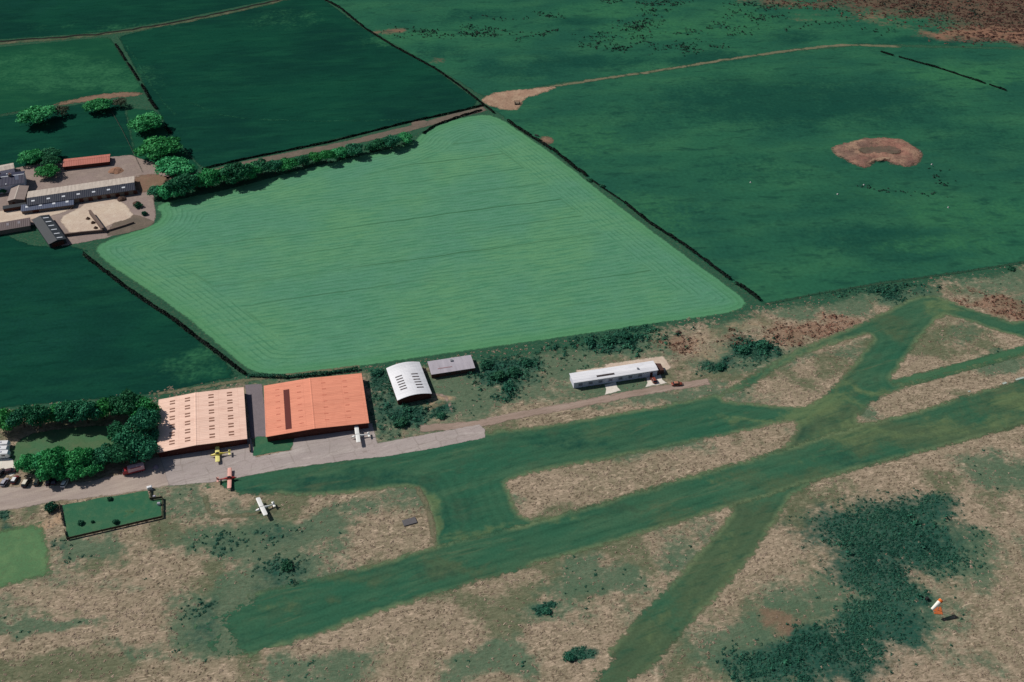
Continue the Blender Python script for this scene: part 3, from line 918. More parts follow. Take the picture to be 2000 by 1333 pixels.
CR = [crown_mesh('crown', m_leaf, s, flat=f, nl=nl) for s, f, nl in ((1, .6, 14), (2, .66, 17), (3, .58, 19), (4, .7, 13))]
CRD = [crown_mesh('crown', m_leaf_dark, s, flat=f, nl=nl) for s, f, nl in ((11, .7, 14), (12, .8, 15), (13, .66, 17), (14, .75, 12))]
CRB = [crown_mesh('crown', m_leaf_brown, 21, flat=.6, nl=12, per=60)]
TR = [trunk_mesh('trunk', s) for s in range(3)]
BR = [crown_mesh('foliage', m_bush, 30 + s, flat=.6, nl=9, per=60, leaf=.12) for s in range(3)]


TSC = {'trees in the row beside the farm lane': 1.18, 'trees of the airfield back belt': 1.4, 'trees beside the peach hangar': 1.5, 'trees behind the parked cars': 1.2}


def tree(px, py, rpx, hratio, kind, label, cat='tree', group=None, name='tree', stem=.3, sy=1.0):
    """crown centre at a survey point; rpx is the crown radius across"""
    s, _ = ppm(py)
    R = rpx / s * TSC.get(group, 1.0) * (random.uniform(.84, 1.14) if group in TSC else 1)
    H = R * hratio * (random.uniform(.85, 1.2) if group in TSC else 1)
    zc = H * (stem + .45)
    p = G(px, py, zc)
    o = empty(name, (p.x, p.y, 0), random.uniform(0, 6.28) if sy == 1 else 0, label, cat, group)
    lib = {'l': CR, 'd': CRD, 'b': CRB}[kind]
    c = link('crown', random.choice(lib), o)
    c.location.z = H * stem
    c.scale = (R * .95, R * .95 * sy, H * (1 - stem) * 1.15)
    k = link('trunk', random.choice(TR), o)
    k.scale = (R * .9, R * .9, H * .8)
    return o


def bush(px, py, rpx, label, group=None, hr=.7, name='bush', mat=None):
    s, _ = ppm(py)
    R = rpx / s
    p = G(px, py, R * hr * .4)
    o = empty(name, (p.x, p.y, 0), random.uniform(0, 6.28), label, 'bush', group)
    c = link('foliage', random.choice(BR), o)
    c.scale = (R, R, R * hr * 1.3)
    return o


ORD = ['first', 'second', 'third', 'fourth', 'fifth', 'sixth', 'seventh', 'eighth', 'ninth', 'tenth', 'eleventh', 'twelfth', 'thirteenth', 'fourteenth', 'fifteenth', 'sixteenth', 'seventeenth', 'eighteenth', 'nineteenth', 'twentieth']
# farm trees
tree(70, 221, 38, .75, 'l', 'broad light green tree at the far corner of the paddock beside red soil', group='trees around the farm')
tree(118, 214, 20, .9, 'b', 'dull brownish tree touching the broad light green tree on the paddock edge', group='trees around the farm')
tree(188, 202, 28, .75, 'l', 'small green tree in the middle of the red soil edge of the paddock', group='trees around the farm')
tree(234, 198, 19, .8, 'b', 'brownish thorn tree nearest the hedge end on the red soil edge', group='trees around the farm')
tree(284, 236, 37, .7, 'l', 'farthest of the three big round trees beside the lane hedge', group='trees around the farm')
tree(311, 284, 43, .72, 'l', 'middle and largest of the three big round trees beside the lane', group='trees around the farm')
tree(340, 323, 40, .72, 'l', 'bright round tree nearest the tree row where the lane turns', group='trees around the farm')
tree(60, 303, 26, .8, 'l', 'spreading tree on the paddock side behind the house', group='trees around the farm')
tree(98, 298, 22, .8, 'd', 'flat dark tree at the edge of the paddock left of the red shed', group='trees around the farm')
tree(100, 314, 20, .9, 'd', 'bluish dark tree right beside the red roofed shed', group='trees around the farm')
tree(90, 332, 25, .8, 'l', 'bright green tree standing in the farmyard in front of the red shed', group='trees around the farm')
tree(6, 372, 9, 1.0, 'd', 'small shrub-like tree in the courtyard below the navy roofed house', group='trees around the farm')
# tree row beside the lane
row = [(306, 372, 17), (330, 368, 22), (356, 358, 24), (382, 350, 24), (408, 345, 24), (434, 338, 24), (460, 333, 24), (486, 330, 22), (510, 325, 20), (536, 324, 17), (562, 318, 18), (590, 312, 17), (614, 306, 15),
       (636, 303, 15), (664, 296, 19), (692, 290, 20), (722, 286, 13), (738, 280, 14), (764, 276, 19), (790, 268, 17)]
for i, (x, y, r_) in enumerate(row):
    tree(x, y, r_, 1.05, random.choice('lld'), f'{ORD[i]} tree from the farmyard in the long row between lane and pale crop field', group='trees in the row beside the farm lane', sy=1.0)
# airfield trees
back = [(6, 818, 24), (40, 812, 22), (72, 812, 24), (104, 806, 20), (134, 800, 24), (164, 800, 22), (196, 796, 22), (226, 790, 22), (256, 788, 24), (282, 796, 20)]
for i, (x, y, r_) in enumerate(back):
    tree(x, y, r_, 1.25, 'd' if i % 3 else 'l', f'{ORD[i]} tree from the left in the back belt between dark field and airfield lawn', group='trees of the airfield back belt')
side = [(284, 822, 20), (266, 836, 22), (286, 852, 20), (250, 862, 22), (276, 876, 20), (228, 842, 14), (236, 884, 20)]
sl = ['dark tree by the upper corner of the peach hangar', 'dense tree just in from the peach hangar upper corner', 'dark tree pressed against the middle of the peach hangar wall',
      'dark tree at the right end of the airfield lawn', 'dark tree beside the front corner of the peach hangar', 'small dark tree jutting into the upper right of the lawn', 'dark tree between the front hedge of trees and the peach hangar']
for (x, y, r_), l in zip(side, sl):
    tree(x, y, r_, 1.25, 'd', l, group='trees beside the peach hangar')
front = [(52, 902, 20), (78, 898, 24), (104, 892, 24), (130, 898, 24), (156, 892, 24), (184, 894, 22), (208, 886, 22), (92, 918, 20), (122, 918, 20), (152, 916, 20), (182, 912, 18)]
for i, (x, y, r_) in enumerate(front):
    lab = f'{ORD[i]} tree from left on the lawn side of the clump behind parked cars' if i < 7 else f'{ORD[i - 7]} tree from left on the car side of the clump behind parked cars'
    tree(x, y, r_, 1.2, 'l' if i < 3 or i == 7 else random.choice('ld'), lab, group='trees behind the parked cars')

# bushes on the airfield
bs = [(785, 826, 17, 'dark bush between the white arched hangar and the track, nearest the orange hangar'), (862, 812, 11, 'low dark bush by the worn footpath in front of the arched hangar'),
      (950, 712, 15, 'bush beside the end of the grey annex roof'), (975, 735, 18, 'largest green bush right of the grey annex'), (1004, 728, 16, 'bush on the right side of the scrub right of the grey annex'),
      (992, 756, 13, 'dark bush at the bottom of the scrub right of the grey annex'), (1030, 708, 13, 'bush at the upper right of the scrub by the grey annex'), (735, 728, 13, 'bluish bush behind the far right corner of the orange hangar'),
      (1150, 668, 14, 'left bush of the green scrub behind the long white building'), (1186, 664, 16, 'middle bush of the green scrub behind the long white building'), (1222, 656, 14, 'right bush of the green scrub behind the long white building'),
      (1452, 684, 16, 'left dark bush beside the mown strip'), (1490, 676, 17, 'right dark bush beside the mown strip below the rusty bracken'), (1405, 718, 12, 'small bush above the mown strip right of the long white building'),
      (1067, 1193, 11, 'round dark lone bush in the tan grass below the runway'), (1112, 1284, 14, 'dark bush in a wet hollow near the bottom of the tan grass'), (560, 1106, 14, 'dark bush above the left end of the runway'),
      (1152, 352, 7, 'isolated hedge bush just below the long hedge of the crop field'), (1176, 364, 7, 'isolated hedge bush in the gap of the long crop field hedge'),
      (1975, 525, 8, 'dark bush on the pasture fence at the right')]
for x, y, r_, l in bs:
    bush(x, y, r_, l, hr=.5)
gb = [(157, 1022, 7, 'left dark shrub on the fenced lawn'), (181, 1019, 4, 'tiny shrub between the two dark shrubs on the fenced lawn'), (226, 1020, 7, 'right dark shrub on the fenced lawn'), (214, 975, 6, 'shrub on the road edge of the fenced lawn'),
      (98, 992, 14, 'scrubby bush outside the left end of the garden fence'), (270, 402, 9, 'scrub bush at the corner of the pale yard'), (282, 418, 7, 'small scrub bush below the corner of the pale yard')]
for x, y, r_, l in gb:
    bush(x, y, r_, l, hr=.9)


# hedges
def hedge(px, label, w=1.0, h=1.3, name='hedge', group=None, seed=1, mat=None):
    pts = [G(*p) for p in px]
    r = np.random.default_rng(seed)
    o = pts[0]
    Cs, Ns = [], []
    for a, b in zip(pts[:-1], pts[1:]):
        L = (b - a).length
        n = int(L * 36)
        tt = r.uniform(0, 1, n)
        d = (b - a).normalized()
        nrm = np.array([-d.y, d.x, 0])
        side = r.uniform(-1, 1, n)
        hh = 1 + .35 * (vnoise(tt * L, np.zeros(n), 4, seed) - .5) * 2
        z = h * hh * (1 - .25 * side ** 2) * np.where(r.uniform(0, 1, n) < .45, 1, r.uniform(.1, 1, n))
        wj = w / 2 * (1 + .6 * (vnoise(tt * L, np.full(n, 7.0), 3, seed + 3) - .5))
        C = np.array([[a.x - o.x, a.y - o.y, 0]]) + np.outer(tt * L, [d.x, d.y, 0]) + nrm * (side * wj)[:, None]
        C[:, 2] = z
        Cs.append(C)
        Ns.append(nrm * side[:, None] + np.array([[0, 0, .7]]))
    C, N = np.vstack(Cs), np.vstack(Ns)
    V, F, ti = leaves(C, N, r.uniform(.26, .5, len(C)), r.uniform(0, 1, len(C)), r)
    ob = link(name, np_mesh(name, V, F, mat or m_hedge, {'tint': ti}))
    ob.location = (o.x, o.y, 0)
    return tag(ob, label, 'hedge', group)


HG = 'dark field hedges'
hedge([(165, 500), (210, 535), (260, 573), (345, 630), (420, 688), (480, 733)], 'straight dark hedge between the dark left field and the pale crop', 1.5, 1.5, group=HG, seed=1)
hedge([(992, 238), (1024, 260), (1080, 294), (1130, 334), (1146, 345)], 'upper length of dark hedge along the right edge of the pale crop field', 1.4, 1.4, group=HG, seed=2)
hedge([(1153, 351), (1186, 374), (1219, 396)], 'very thin low hedge linking the upper and middle hedge lengths beside the crop field', .45, .6, group=HG, seed=18)
hedge([(1220, 397), (1268, 436), (1340, 482), (1426, 547)], 'middle and longest length of hedge along the right edge of the crop field', 1.2, 1.3, group=HG, seed=3)
hedge([(1436, 554), (1462, 570), (1484, 588)], 'short last length of hedge at the lower right corner of the crop field', 1.3, 1.4, group=HG, seed=4)
hedge([(630, -2), (665, 17), (690, 38), (710, 54)], 'top length of the hedge running down to the bare soil, at the picture edge', 1.2, 1.1, group=HG, seed=5)
hedge([(712, 56), (770, 92), (850, 135), (900, 170), (945, 206), (965, 222)], 'long thin dark hedge running down to the bare soil patch', 1.0, 1.0, group=HG, seed=6)
hedge([(943, 207), (880, 222), (800, 239), (640, 279), (480, 311), (395, 331)], 'low dark hedge along the upper side of the farm lane', .7, .8, group=HG, seed=7)
hedge([(941, 216), (900, 228), (850, 246), (826, 262)], 'low hedge between the farm lane and the top of the crop field', .9, .9, group=HG, seed=8)
hedge([(226, 88), (236, 104), (245, 119)], 'topmost of the four hedge lengths running down from the stream', 1.3, 1.2, group=HG, seed=9)
hedge([(249, 124), (260, 140), (271, 158)], 'second hedge length down from the stream', 1.3, 1.2, group=HG, seed=10)
hedge([(277, 168), (283, 178), (291, 192)], 'third hedge length down from the stream, at the red soil', 1.4, 1.4, group=HG, seed=11)
hedge([(293, 196), (299, 205), (306, 214)], 'fourth hedge length down from the stream, just above the big round trees', 1.8, 1.5, group=HG, seed=12)
hedge([(324, 249), (334, 261)], 'short hedge piece between the far and the middle big round trees', 1.4, 1.4, group=HG, seed=13)
hedge([(1755, 112), (1840, 136), (1924, 164)], 'long dark hedge in the far right pasture', .9, .9, group=HG, seed=14)
hedge([(1932, 166), (1965, 178)], 'lower short continuation of the far right pasture hedge', .9, .8, group=HG, seed=15)
hedge([(1720, 102), (1745, 110)], 'upper short piece of the far right pasture hedge', .8, .8, group=HG, seed=16)
hedge([(485, 735), (560, 738), (640, 731), (700, 722)], 'low hedge behind the orange hangar along the crop edge', 1.4, 1.2, group=HG, seed=17, mat=m_bush)

# ------------------------------------------------------------------ scattered ground plants (stuff)
AIR = W([(-300, 900), (0, 800), (480, 736), (760, 712), (1100, 664), (1450, 602), (1500, 592), (1700, 560), (2000, 516), (2600, 420), (2600, 1450), (-300, 1450)])


def blocked(x, y, skip=()):
    b = np.zeros(len(x), bool)
    for k, (o, hl) in POLYS.items():
        if k.split('.')[0] in skip:
            continue
        i = pip(x, y, o)
        for h in hl:
            i &= ~pip(x, y, h)
        b |= i
    return b


def spread(n, box, dens, seed):
    r = np.random.default_rng(seed)
    x = r.uniform(box[0], box[1], n)
    y = r.uniform(box[2], box[3], n)
    k = r.uniform(0, 1, n) < dens(x, y)
    return x[k], y[k]


def clumps(name, x, y, size, n, mat, label, cat, seed, hgt=.5, leaf=.3, tintn=8.0, up=.9):
    """low plants: n blades each, splayed from a tuft"""
    r = np.random.default_rng(seed)
    m = len(x)
    sz = size * r.uniform(.55, 1.3, m)
    a = r.uniform(0, 2 * math.pi, (m, n))
    rr = r.uniform(.15, 1, (m, n)) * sz[:, None]
    C = np.stack([x[:, None] + np.cos(a) * rr, y[:, None] + np.sin(a) * rr, hgt * sz[:, None] * r.uniform(.25, 1.0, (m, n)) * (1.15 - (rr / sz[:, None]) ** 2 * .6)], -1).reshape(-1, 3)
    N = np.stack([np.cos(a), np.sin(a), np.full(a.shape, up)], -1).reshape(-1, 3)
    base = np.clip(vnoise(x, y, tintn, seed) * .7 + r.uniform(-.2, .45, m), 0, 1)
    tint = np.clip(np.repeat(base, n) + r.uniform(-.15, .15, m * n), 0, 1)
    V, F, ti = leaves(C, N, leaf * np.repeat(sz / size, n) * r.uniform(.7, 1.3, m * n), tint, r, .45)
    o = link(name, np_mesh(name, V, F, mat, {'tint': ti}))
    return tag(o, label, cat, kind='stuff')


def rough_d(x, y):
    ok = pip(x, y, AIR) & ~blocked(x, y, ('field', 'pasture', 'crop_field'))
    v = np.maximum(masks(x, y, 'lush') * .7, masks(x, y, 'teal') * 1.5)
    return ok * (1 - .98 * np.clip(v * 1.3, 0, 1)) * (.35 + .8 * fbm(x, y, 14, 8)) * (1 - .9 * np.clip((fbm(x, y, 30, 55) - .57) * 4, 0, 1)) * (1 - .6 * np.clip((fbm(x, y, 20, 66) - .5) * 4.5, 0, 1))


x, y = spread(60000, (-230, 230, 185, 420), rough_d, 5)
clumps('dry_grass', x, y, .55, 7, m_dry, 'tan dry grass tussocks covering the unmown parts of the airfield', 'grass', 6, hgt=.24, leaf=.24, up=3.0)


def rush_d(x, y):
    ok = pip(x, y, AIR) & ~blocked(x, y, ('field', 'pasture', 'crop_field'))
    v = masks(x, y, 'teal') * .95 + masks(x, y, 'lush') * .2
    return ok * np.clip(v, 0, 1) ** 2.3 * np.clip((fbm(x, y, 11, 18) - .3) * 2.6, .1, 1)


x, y = spread(330000, (-230, 230, 185, 440), rush_d, 8)
clumps('rushes', x, y, .62, 8, m_rush, 'dark green rushes and weeds in the damp parts of the airfield', 'rushes', 9, hgt=.4, leaf=.27, up=2.4)


def red_d(x, y):
    return pip(x, y, AIR) * ~blocked(x, y, ('field', 'pasture', 'crop_field')) * np.clip(masks(x, y, 'red') * 1.2, 0, 1)


BL['scrub'] = [(980, 728, 62, 42, 1), (1190, 662, 105, 28, 1), (1478, 682, 52, 24, 1), (785, 824, 46, 24, .9), (737, 780, 18, 55, .5), (1405, 716, 26, 12, .9), (862, 812, 28, 13, .9),
               (1090, 690, 70, 16, .7), (1030, 708, 50, 24, .8), (1720, 566, 120, 12, .6), (1300, 642, 60, 10, .7), (560, 1106, 30, 14, .5), (1500, 1305, 90, 30, .6), (1740, 1170, 40, 40, .6), (1800, 1030, 60, 30, .5), (1640, 1060, 50, 30, .4)]


def scrub_d(x, y):
    return pip(x, y, AIR) * ~blocked(x, y, ('field', 'pasture', 'crop_field')) * np.clip(masks(x, y, 'scrub'), 0, 1) ** 2 * np.clip(.3 + fbm(x, y, 8, 71), 0, 1)


x, y = spread(26000, (-120, 260, 185, 440), scrub_d, 72)
clumps('scrub', x, y, 1.25, 16, m_bush, 'low dark green scrub along the strip behind the buildings and in damp hollows', 'scrub', 73, hgt=.85, leaf=.4, up=1.0)
x, y = spread(26000, (-80, 260, 230, 440), red_d, 12)
clumps('bracken', x, y, .9, 7, m_bracken, 'rusty dead bracken beyond the mown strips', 'bracken', 13, hgt=.8, leaf=.34)

TUFT = [(1230, 88, 60, 7, 1), (1330, 92, 70, 8, 1), (1290, 98, 60, 5, .9), (1180, 84, 40, 5, .6), (1240, 48, 40, 8, .8), (1270, 25, 30, 8, .6), (1250, 3, 70, 6, 1), (1460, 30, 50, 8, 1), (1420, 45, 40, 12, .5), (1480, 8, 60, 5, .7),
        (860, 60, 90, 8, .9), (920, 70, 90, 6, .9), (1000, 74, 80, 5, .9), (1120, 70, 70, 5, .8), (830, 68, 50, 6, .7), (980, 40, 50, 4, .5), (1060, 26, 50, 4, .6), (1140, 72, 40, 4, .7), (1290, 70, 60, 6, .5), (1420, 62, 40, 6, .5),
        (1700, 15, 80, 12, .4), (1850, 20, 120, 20, .5), (1640, 50, 120, 10, .3), (1830, 340, 30, 8, .6), (1760, 375, 60, 6, .35), (1850, 335, 30, 6, .4)]
BL['tuft'] = TUFT


def tuft_d(x, y):
    return np.clip(masks(x, y, 'tuft'), 0, 1) * np.clip((fbm(x, y, 14, 31) - .36) * 3.2, 0, 1)


x, y = spread(120000, (-150, 420, 470, 860), tuft_d, 15)
clumps('rush_tufts', x, y, .8, 6, m_tuft, 'dark rush tufts scattered in bands over the far pasture', 'rushes', 16, hgt=.7, leaf=.42)


def moor_d(x, y):
    return np.clip(masks(x, y, 'moor'), 0, 1) * .8 * np.clip(fbm(x, y, 18, 41) * 1.5, 0, 1)


x, y = spread(26000, (180, 520, 600, 860), moor_d, 25)
clumps('heather', x, y, 1.4, 7, leaf_mat('heather_sprigs', S(84, 64, 56), S(112, 84, 70), S(150, 112, 90), .1), 'brown heather on the moor in the far corner', 'heather', 26, hgt=.35, leaf=.6, tintn=22, up=2.0)


# ------------------------------------------------------------------ buildings
class House:
    """extruded cross section: t runs across the ridge, s along it"""

    def __init__(self, name, A, B, C, h, prof, axis, mwall, label, cat, group=None, long_side=False):
        pa, pb, pc = G(*A, h), G(*B, h), G(*C, h)
        u = Vector((pb.x - pa.x, pb.y - pa.y))
        self.L = u.length
        u.normalize()
        v = Vector((-u.y, u.x))
        if long_side:
            w_ = Vector((pc.x - pa.x, pc.y - pa.y)).normalized()
            v = w_
            u = Vector((v.y, -v.x))
            self.L = Vector((pb.x - pa.x, pb.y - pa.y)).dot(u)
        self.D = (Vector((pc.x - pa.x, pc.y - pa.y))).dot(v)
        self.u, self.v, self.o, self.h, self.axis = u, v, pa, h, axis
        self.T, self.Sx = (self.D, self.L) if axis == 'x' else (self.L, self.D)
        self.prof = [(f * self.T, h + dz) for f, dz in prof]
        self.root = empty(name, (pa.x, pa.y, 0), math.atan2(u.y, u.x), label, cat, group)
        self.mwall = mwall
        m = MB()
        sk = .3
        pts = [(0, -sk)] + self.prof + [(self.T, -sk)]
        lo = [self.P(t_, 0, z_) for t_, z_ in pts]
        hi = [self.P(t_, self.Sx, z_) for t_, z_ in pts]
        m.poly(lo)
        m.poly(hi[::-1])
        m.poly([lo[0], lo[1], hi[1], hi[0]])
        m.poly([lo[-1], lo[-2], hi[-2], hi[-1]])
        self.wall = m.build('wall', mwall, self.root)

    def P(self, t, s, z):
        return (s, t, z) if self.axis == 'x' else (t, s, z)

    def zat(self, t):
        pr = self.prof
        for (a, za), (b, zb) in zip(pr[:-1], pr[1:]):
            if t <= b or b == pr[-1][0]:
                return za + (zb - za) * (t - a) / (b - a + 1e-9)
        return pr[-1][1]

    def roof(self, mats, over=.35, th=.14, smooth=False, one=False):
        pr = list(self.prof)
        (a, za), (b, zb) = pr[0], pr[1]
        pr[0] = (a - over, za - (zb - za) / (b - a) * over)
        (a, za), (b, zb) = pr[-2], pr[-1]
        pr[-1] = (b + over, zb + (zb - za) / (b - a) * over)
        pr = [(t_, z_ + .01) for t_, z_ in pr]
        s0, s1 = -over, self.Sx + over
        self.rf = []
        if one:
            m = MB()
            up = [(t_, z_ + th) for t_, z_ in pr]
            ring0 = [self.P(t_, s0, z_) for t_, z_ in pr] + [self.P(t_, s0, z_) for t_, z_ in up[::-1]]
            ring1 = [self.P(t_, s1, z_) for t_, z_ in pr] + [self.P(t_, s1, z_) for t_, z_ in up[::-1]]
            m.loft([ring0, ring1])
            self.rf.append(m.build('roof', mats[0], self.root))
            return self.rf[0]
        for k, ((a, za), (b, zb)) in enumerate(zip(pr[:-1], pr[1:])):
            m = MB()
            m.hexa([self.P(a, s0, za), self.P(b, s0, zb), self.P(b, s1, zb), self.P(a, s1, za)],
                   [self.P(a, s0, za + th), self.P(b, s0, zb + th), self.P(b, s1, zb + th), self.P(a, s1, za + th)])
            self.rf.append(m.build('roof', mats[k % len(mats)], self.root))
        return self.rf

    def ridge(self, mat, k=1, w=.3, name='ridge_cap'):
        t_, z_ = self.prof[k]
        m = MB()
        n = []
        for s in (-.4, self.Sx + .4):
            n.append([self.P(t_ - w, s, self.zat(t_ - w) + .155), self.P(t_, s, z_ + .165), self.P(t_ + w, s, self.zat(t_ + w) + .155),
                      self.P(t_ + w, s, self.zat(t_ + w) + .2), self.P(t_, s, z_ + .23), self.P(t_ - w, s, self.zat(t_ - w) + .2)])
        m.loft(n)
        return m.build(name, mat, self.root)

    def panel(self, t0, t1, s0, s1, mat, name='skylight', z=.152, th=.05, label=None, parent=None):
        m = MB()
        q = [(t0, s0), (t1, s0), (t1, s1), (t0, s1)]
        m.hexa([self.P(a, b, self.zat(a) + z) for a, b in q], [self.P(a, b, self.zat(a) + z + th) for a, b in q])
        o = m.build(name, mat, parent or self.root)
        if label:
            o['label'] = label
        return o

    def at(self, px, py):
        """survey point on the roof -> (t, s)"""
        z = self.h
        for _ in range(4):
            p = G(px, py, z)
            d = Vector((p.x - self.o.x, p.y - self.o.y))
            a, b = d.dot(self.u), d.dot(self.v)
            t, s = (b, a) if self.axis == 'x' else (a, b)
            z = self.zat(min(max(t, 0), self.T)) + .15
        return t, s

    def wall_box(self, side, a0, a1, z0, z1, mat, name, proud=.07, parent=None):
        """flat piece on a wall: side in near/far/left/right"""
        m = MB()
        if side == 'near':
            m.box(a0, a1, -proud, .02, z0, z1)
        elif side == 'far':
            m.box(a0, a1, self.D - .02, self.D + proud, z0, z1)
        elif side == 'left':
            m.box(-proud, .02, a0, a1, z0, z1)
        else:
            m.box(self.L - .02, self.L + proud, a0, a1, z0, z1)
        return m.build(name, mat, parent or self.root)

    def gutters(self, mat):
        for e_ in (0, 1):
            t_ = -.42 if e_ == 0 else self.T + .3
            z_ = self.zat(0 if e_ == 0 else self.T) - .12
            m = MB()
            q = [(t_, -.3), (t_ + .12, -.3), (t_ + .12, self.Sx + .3), (t_, self.Sx + .3)]
            m.hexa([self.P(a, b, z_) for a, b in q], [self.P(a, b, z_ + .1) for a, b in q])
            m.build('gutter', mat, self.root)


def doors(b, side, a0, a1, n, z1, mat, mh):
    w = (a1 - a0) / n
    for i in range(n):
        d = b.wall_box(side, a0 + i * w + .04, a0 + (i + 1) * w - .04, .03, z1, mat, 'door', .07 + .03 * (i % 2))
        b.wall_box(side, a0 + i * w + .25, a0 + i * w + .31, z1 * .38, z1 * .5, mh, 'handle', .16, parent=d)


m_redwall = sheet_metal('dark_red_cladding', S(84, 34, 30), S(60, 28, 26), .5, 0)
m_darkdoor = sheet_metal('dark_door_cladding', S(86, 44, 36), S(66, 34, 30), .4, 0)
m_steel = plain('galvanised_steel', S(150, 152, 156), .45, .3)
m_dark = plain('dark_rubber', S(34, 32, 34), .8)
m_peach = sheet_metal('peach_roof_sheet', S(244, 206, 186), S(212, 166, 146), 1.0, 1, .75, seam=7.5)
m_orange = sheet_metal('orange_roof_sheet', S(234, 152, 123), S(202, 122, 98), 1.0, 1, .75, seam=7.5)
m_ochre = plain('brown_rooflight', S(134, 92, 72), .5, var=.25)
m_rustlight = plain('faded_rooflight', S(206, 118, 94), .6, var=.1)
m_maroon = plain('dark_red_opening', S(96, 36, 30), .8, var=.2)
m_white_roof = sheet_metal('white_roof_sheet', S(230, 230, 234), S(196, 196, 202), .9, 1, .7)
m_slit = plain('dark_slit', S(64, 54, 54), .6, var=.2)
m_lav = sheet_metal('grey_roof_felt', S(176, 170, 178), S(150, 142, 148), 3.0, 0, .7)
m_whitewall = plain('white_render', S(196, 198, 212), .8, var=.06)
m_brownwall = plain('brown_timber', S(84, 54, 46), .8, var=.2)
m_glass = plain('dark_glass', S(38, 44, 52), .12, spec=.6, var=.1)
m_navy = sheet_metal('navy_slate', S(36, 38, 66), S(28, 30, 52), .7, 0, .6)
m_navy2 = sheet_metal('dark_blue_sheet', S(30, 37, 55), S(24, 30, 46), .9, 0, .6)
m_navy3 = sheet_metal('blue_grey_sheet', S(74, 84, 108), S(60, 68, 90), .9, 0, .6)
m_barnpale = sheet_metal('pale_fibre_cement', S(192, 180, 168), S(156, 142, 132), 2.0, 0, .9)
m_redroof = sheet_metal('red_oxide_sheet', S(186, 112, 96), S(160, 90, 78), .9, 0, .7)
m_black = sheet_metal('charcoal_sheet', S(42, 48, 54), S(34, 38, 44), .9, 1, .5)
m_brownroof = sheet_metal('brown_slate', S(98, 84, 84), S(80, 70, 70), .9, 0, .6)
m_greyroof = sheet_metal('grey_slate', S(150, 134, 126), S(130, 114, 108), .9, 1, .6)
m_stone = plain('stone_wall', S(126, 112, 102), .9, var=.25, scale=3)
m_pan = plain('white_rooflight', S(216, 220, 226), .5, var=.06)
m_concrete = plain('dark_concrete', S(110, 92, 84), .9, var=.25)

# peach hangar
b = House('hangar', (309, 884), (481, 857), (301, 784), 2.8, [(0, 0), (.43, .8), (1, 0)], 'y', m_redwall, 'peach roofed hangar with rows of brown rooflight pairs beside the trees', 'hangar', 'hangars')
b.roof([m_peach])
b.ridge(m_peach)
b.gutters(m_steel)
xs = [(313, 323), (351, 360), (402, 412), (441, 451)]
for ci, fr in enumerate((.155, .335, .615, .835)):
    for i in range(6):
        for k in (0, 1):
            s0 = b.Sx * (.93 - .155 * i - .052 * k)
            b.panel(b.T * fr - 1.0, b.T * fr + 1.0, s0 - .42, s0 + .28, m_ochre)
doors(b, 'near', 3, b.L - 3, 8, 2.25, m_darkdoor, m_steel)
# orange hangar
b = House('hangar', (521, 853), (719, 826), (511, 756), 2.8, [(0, 0), (.47, .9), (1, 0)], 'y', m_redwall, 'larger bright orange roofed hangar with one long dark opening in its roof', 'hangar', 'hangars')
b.roof([m_orange])
b.ridge(m_orange)
b.gutters(m_steel)
tA, sA = b.at(556, 762)
tB, sB = b.at(567, 838)
tm = (tA + tB) / 2
b.panel(tm - 1.15, tm + 1.15, sB, sA, m_maroon, 'roof_opening')
for fr in (.125, .345, .6, .82):
    for i in range(7):
        s0 = b.Sx * (.9 - .125 * i)
        b.panel(b.T * fr - .8, b.T * fr + .8, s0 - .7, s0 - .3, m_rustlight, 'skylight', th=.04)
doors(b, 'near', 4, b.L - 4, 8, 2.25, m_darkdoor, m_steel)

# white arched hangar
arch = [(i / 12, 1.25 * math.sin(math.pi * i / 12) ** .9 if 0 < i < 12 else 0) for i in range(13)]
b = House('hangar', (777, 782), (842, 769), (758, 720), 2.4, arch, 'y', m_redwall, 'white arched roof hangar with two columns of dark slits in the roof', 'hangar', 'hangars')
b.roof([m_white_roof], over=.25, one=True)
for (x0, y0, x1, y1, n) in ((772, 738, 782, 762, 6), (803, 731, 814, 757, 6)):
    for i in range(n):
        f = i / (n - 1)
        t0, s0 = b.at(x0 + (x1 - x0) * f, y0 + (y1 - y0) * f)
        b.panel(t0, t0 + 2.7, s0 - .35, s0 + .25, m_slit, 'skylight', z=.17, th=.06)
doors(b, 'near', 1.5, b.L - 1.5, 4, 2.2, m_darkdoor, m_steel)
# annex
b = House('annex', (843, 732), (927, 719), (832, 708), 2.0, [(0, 0), (.5, .12), (1, 0)], 'x', m_brownwall, 'long low grey flat roofed shed joined beside the white arched hangar', 'shed')
b.roof([m_lav], over=.2)
b.panel(b.T * .3, b.T * .36, 3, 9, plain('rust_streak', S(150, 120, 124), .8), 'roof_patch')
b.panel(b.T * .72, b.T * .86, 9, 10, m_steel, 'roof_vent', th=.5)
b.wall_box('near', 2, 3, .05, 1.9, m_darkdoor, 'door')
b.wall_box('near', 6, 8, .8, 1.6, m_glass, 'window')
b.wall_box('near', 10, 12, .8, 1.6, m_glass, 'window')
m_dimglass = plain('pale_blinds', S(126, 128, 142), .3, var=.08)
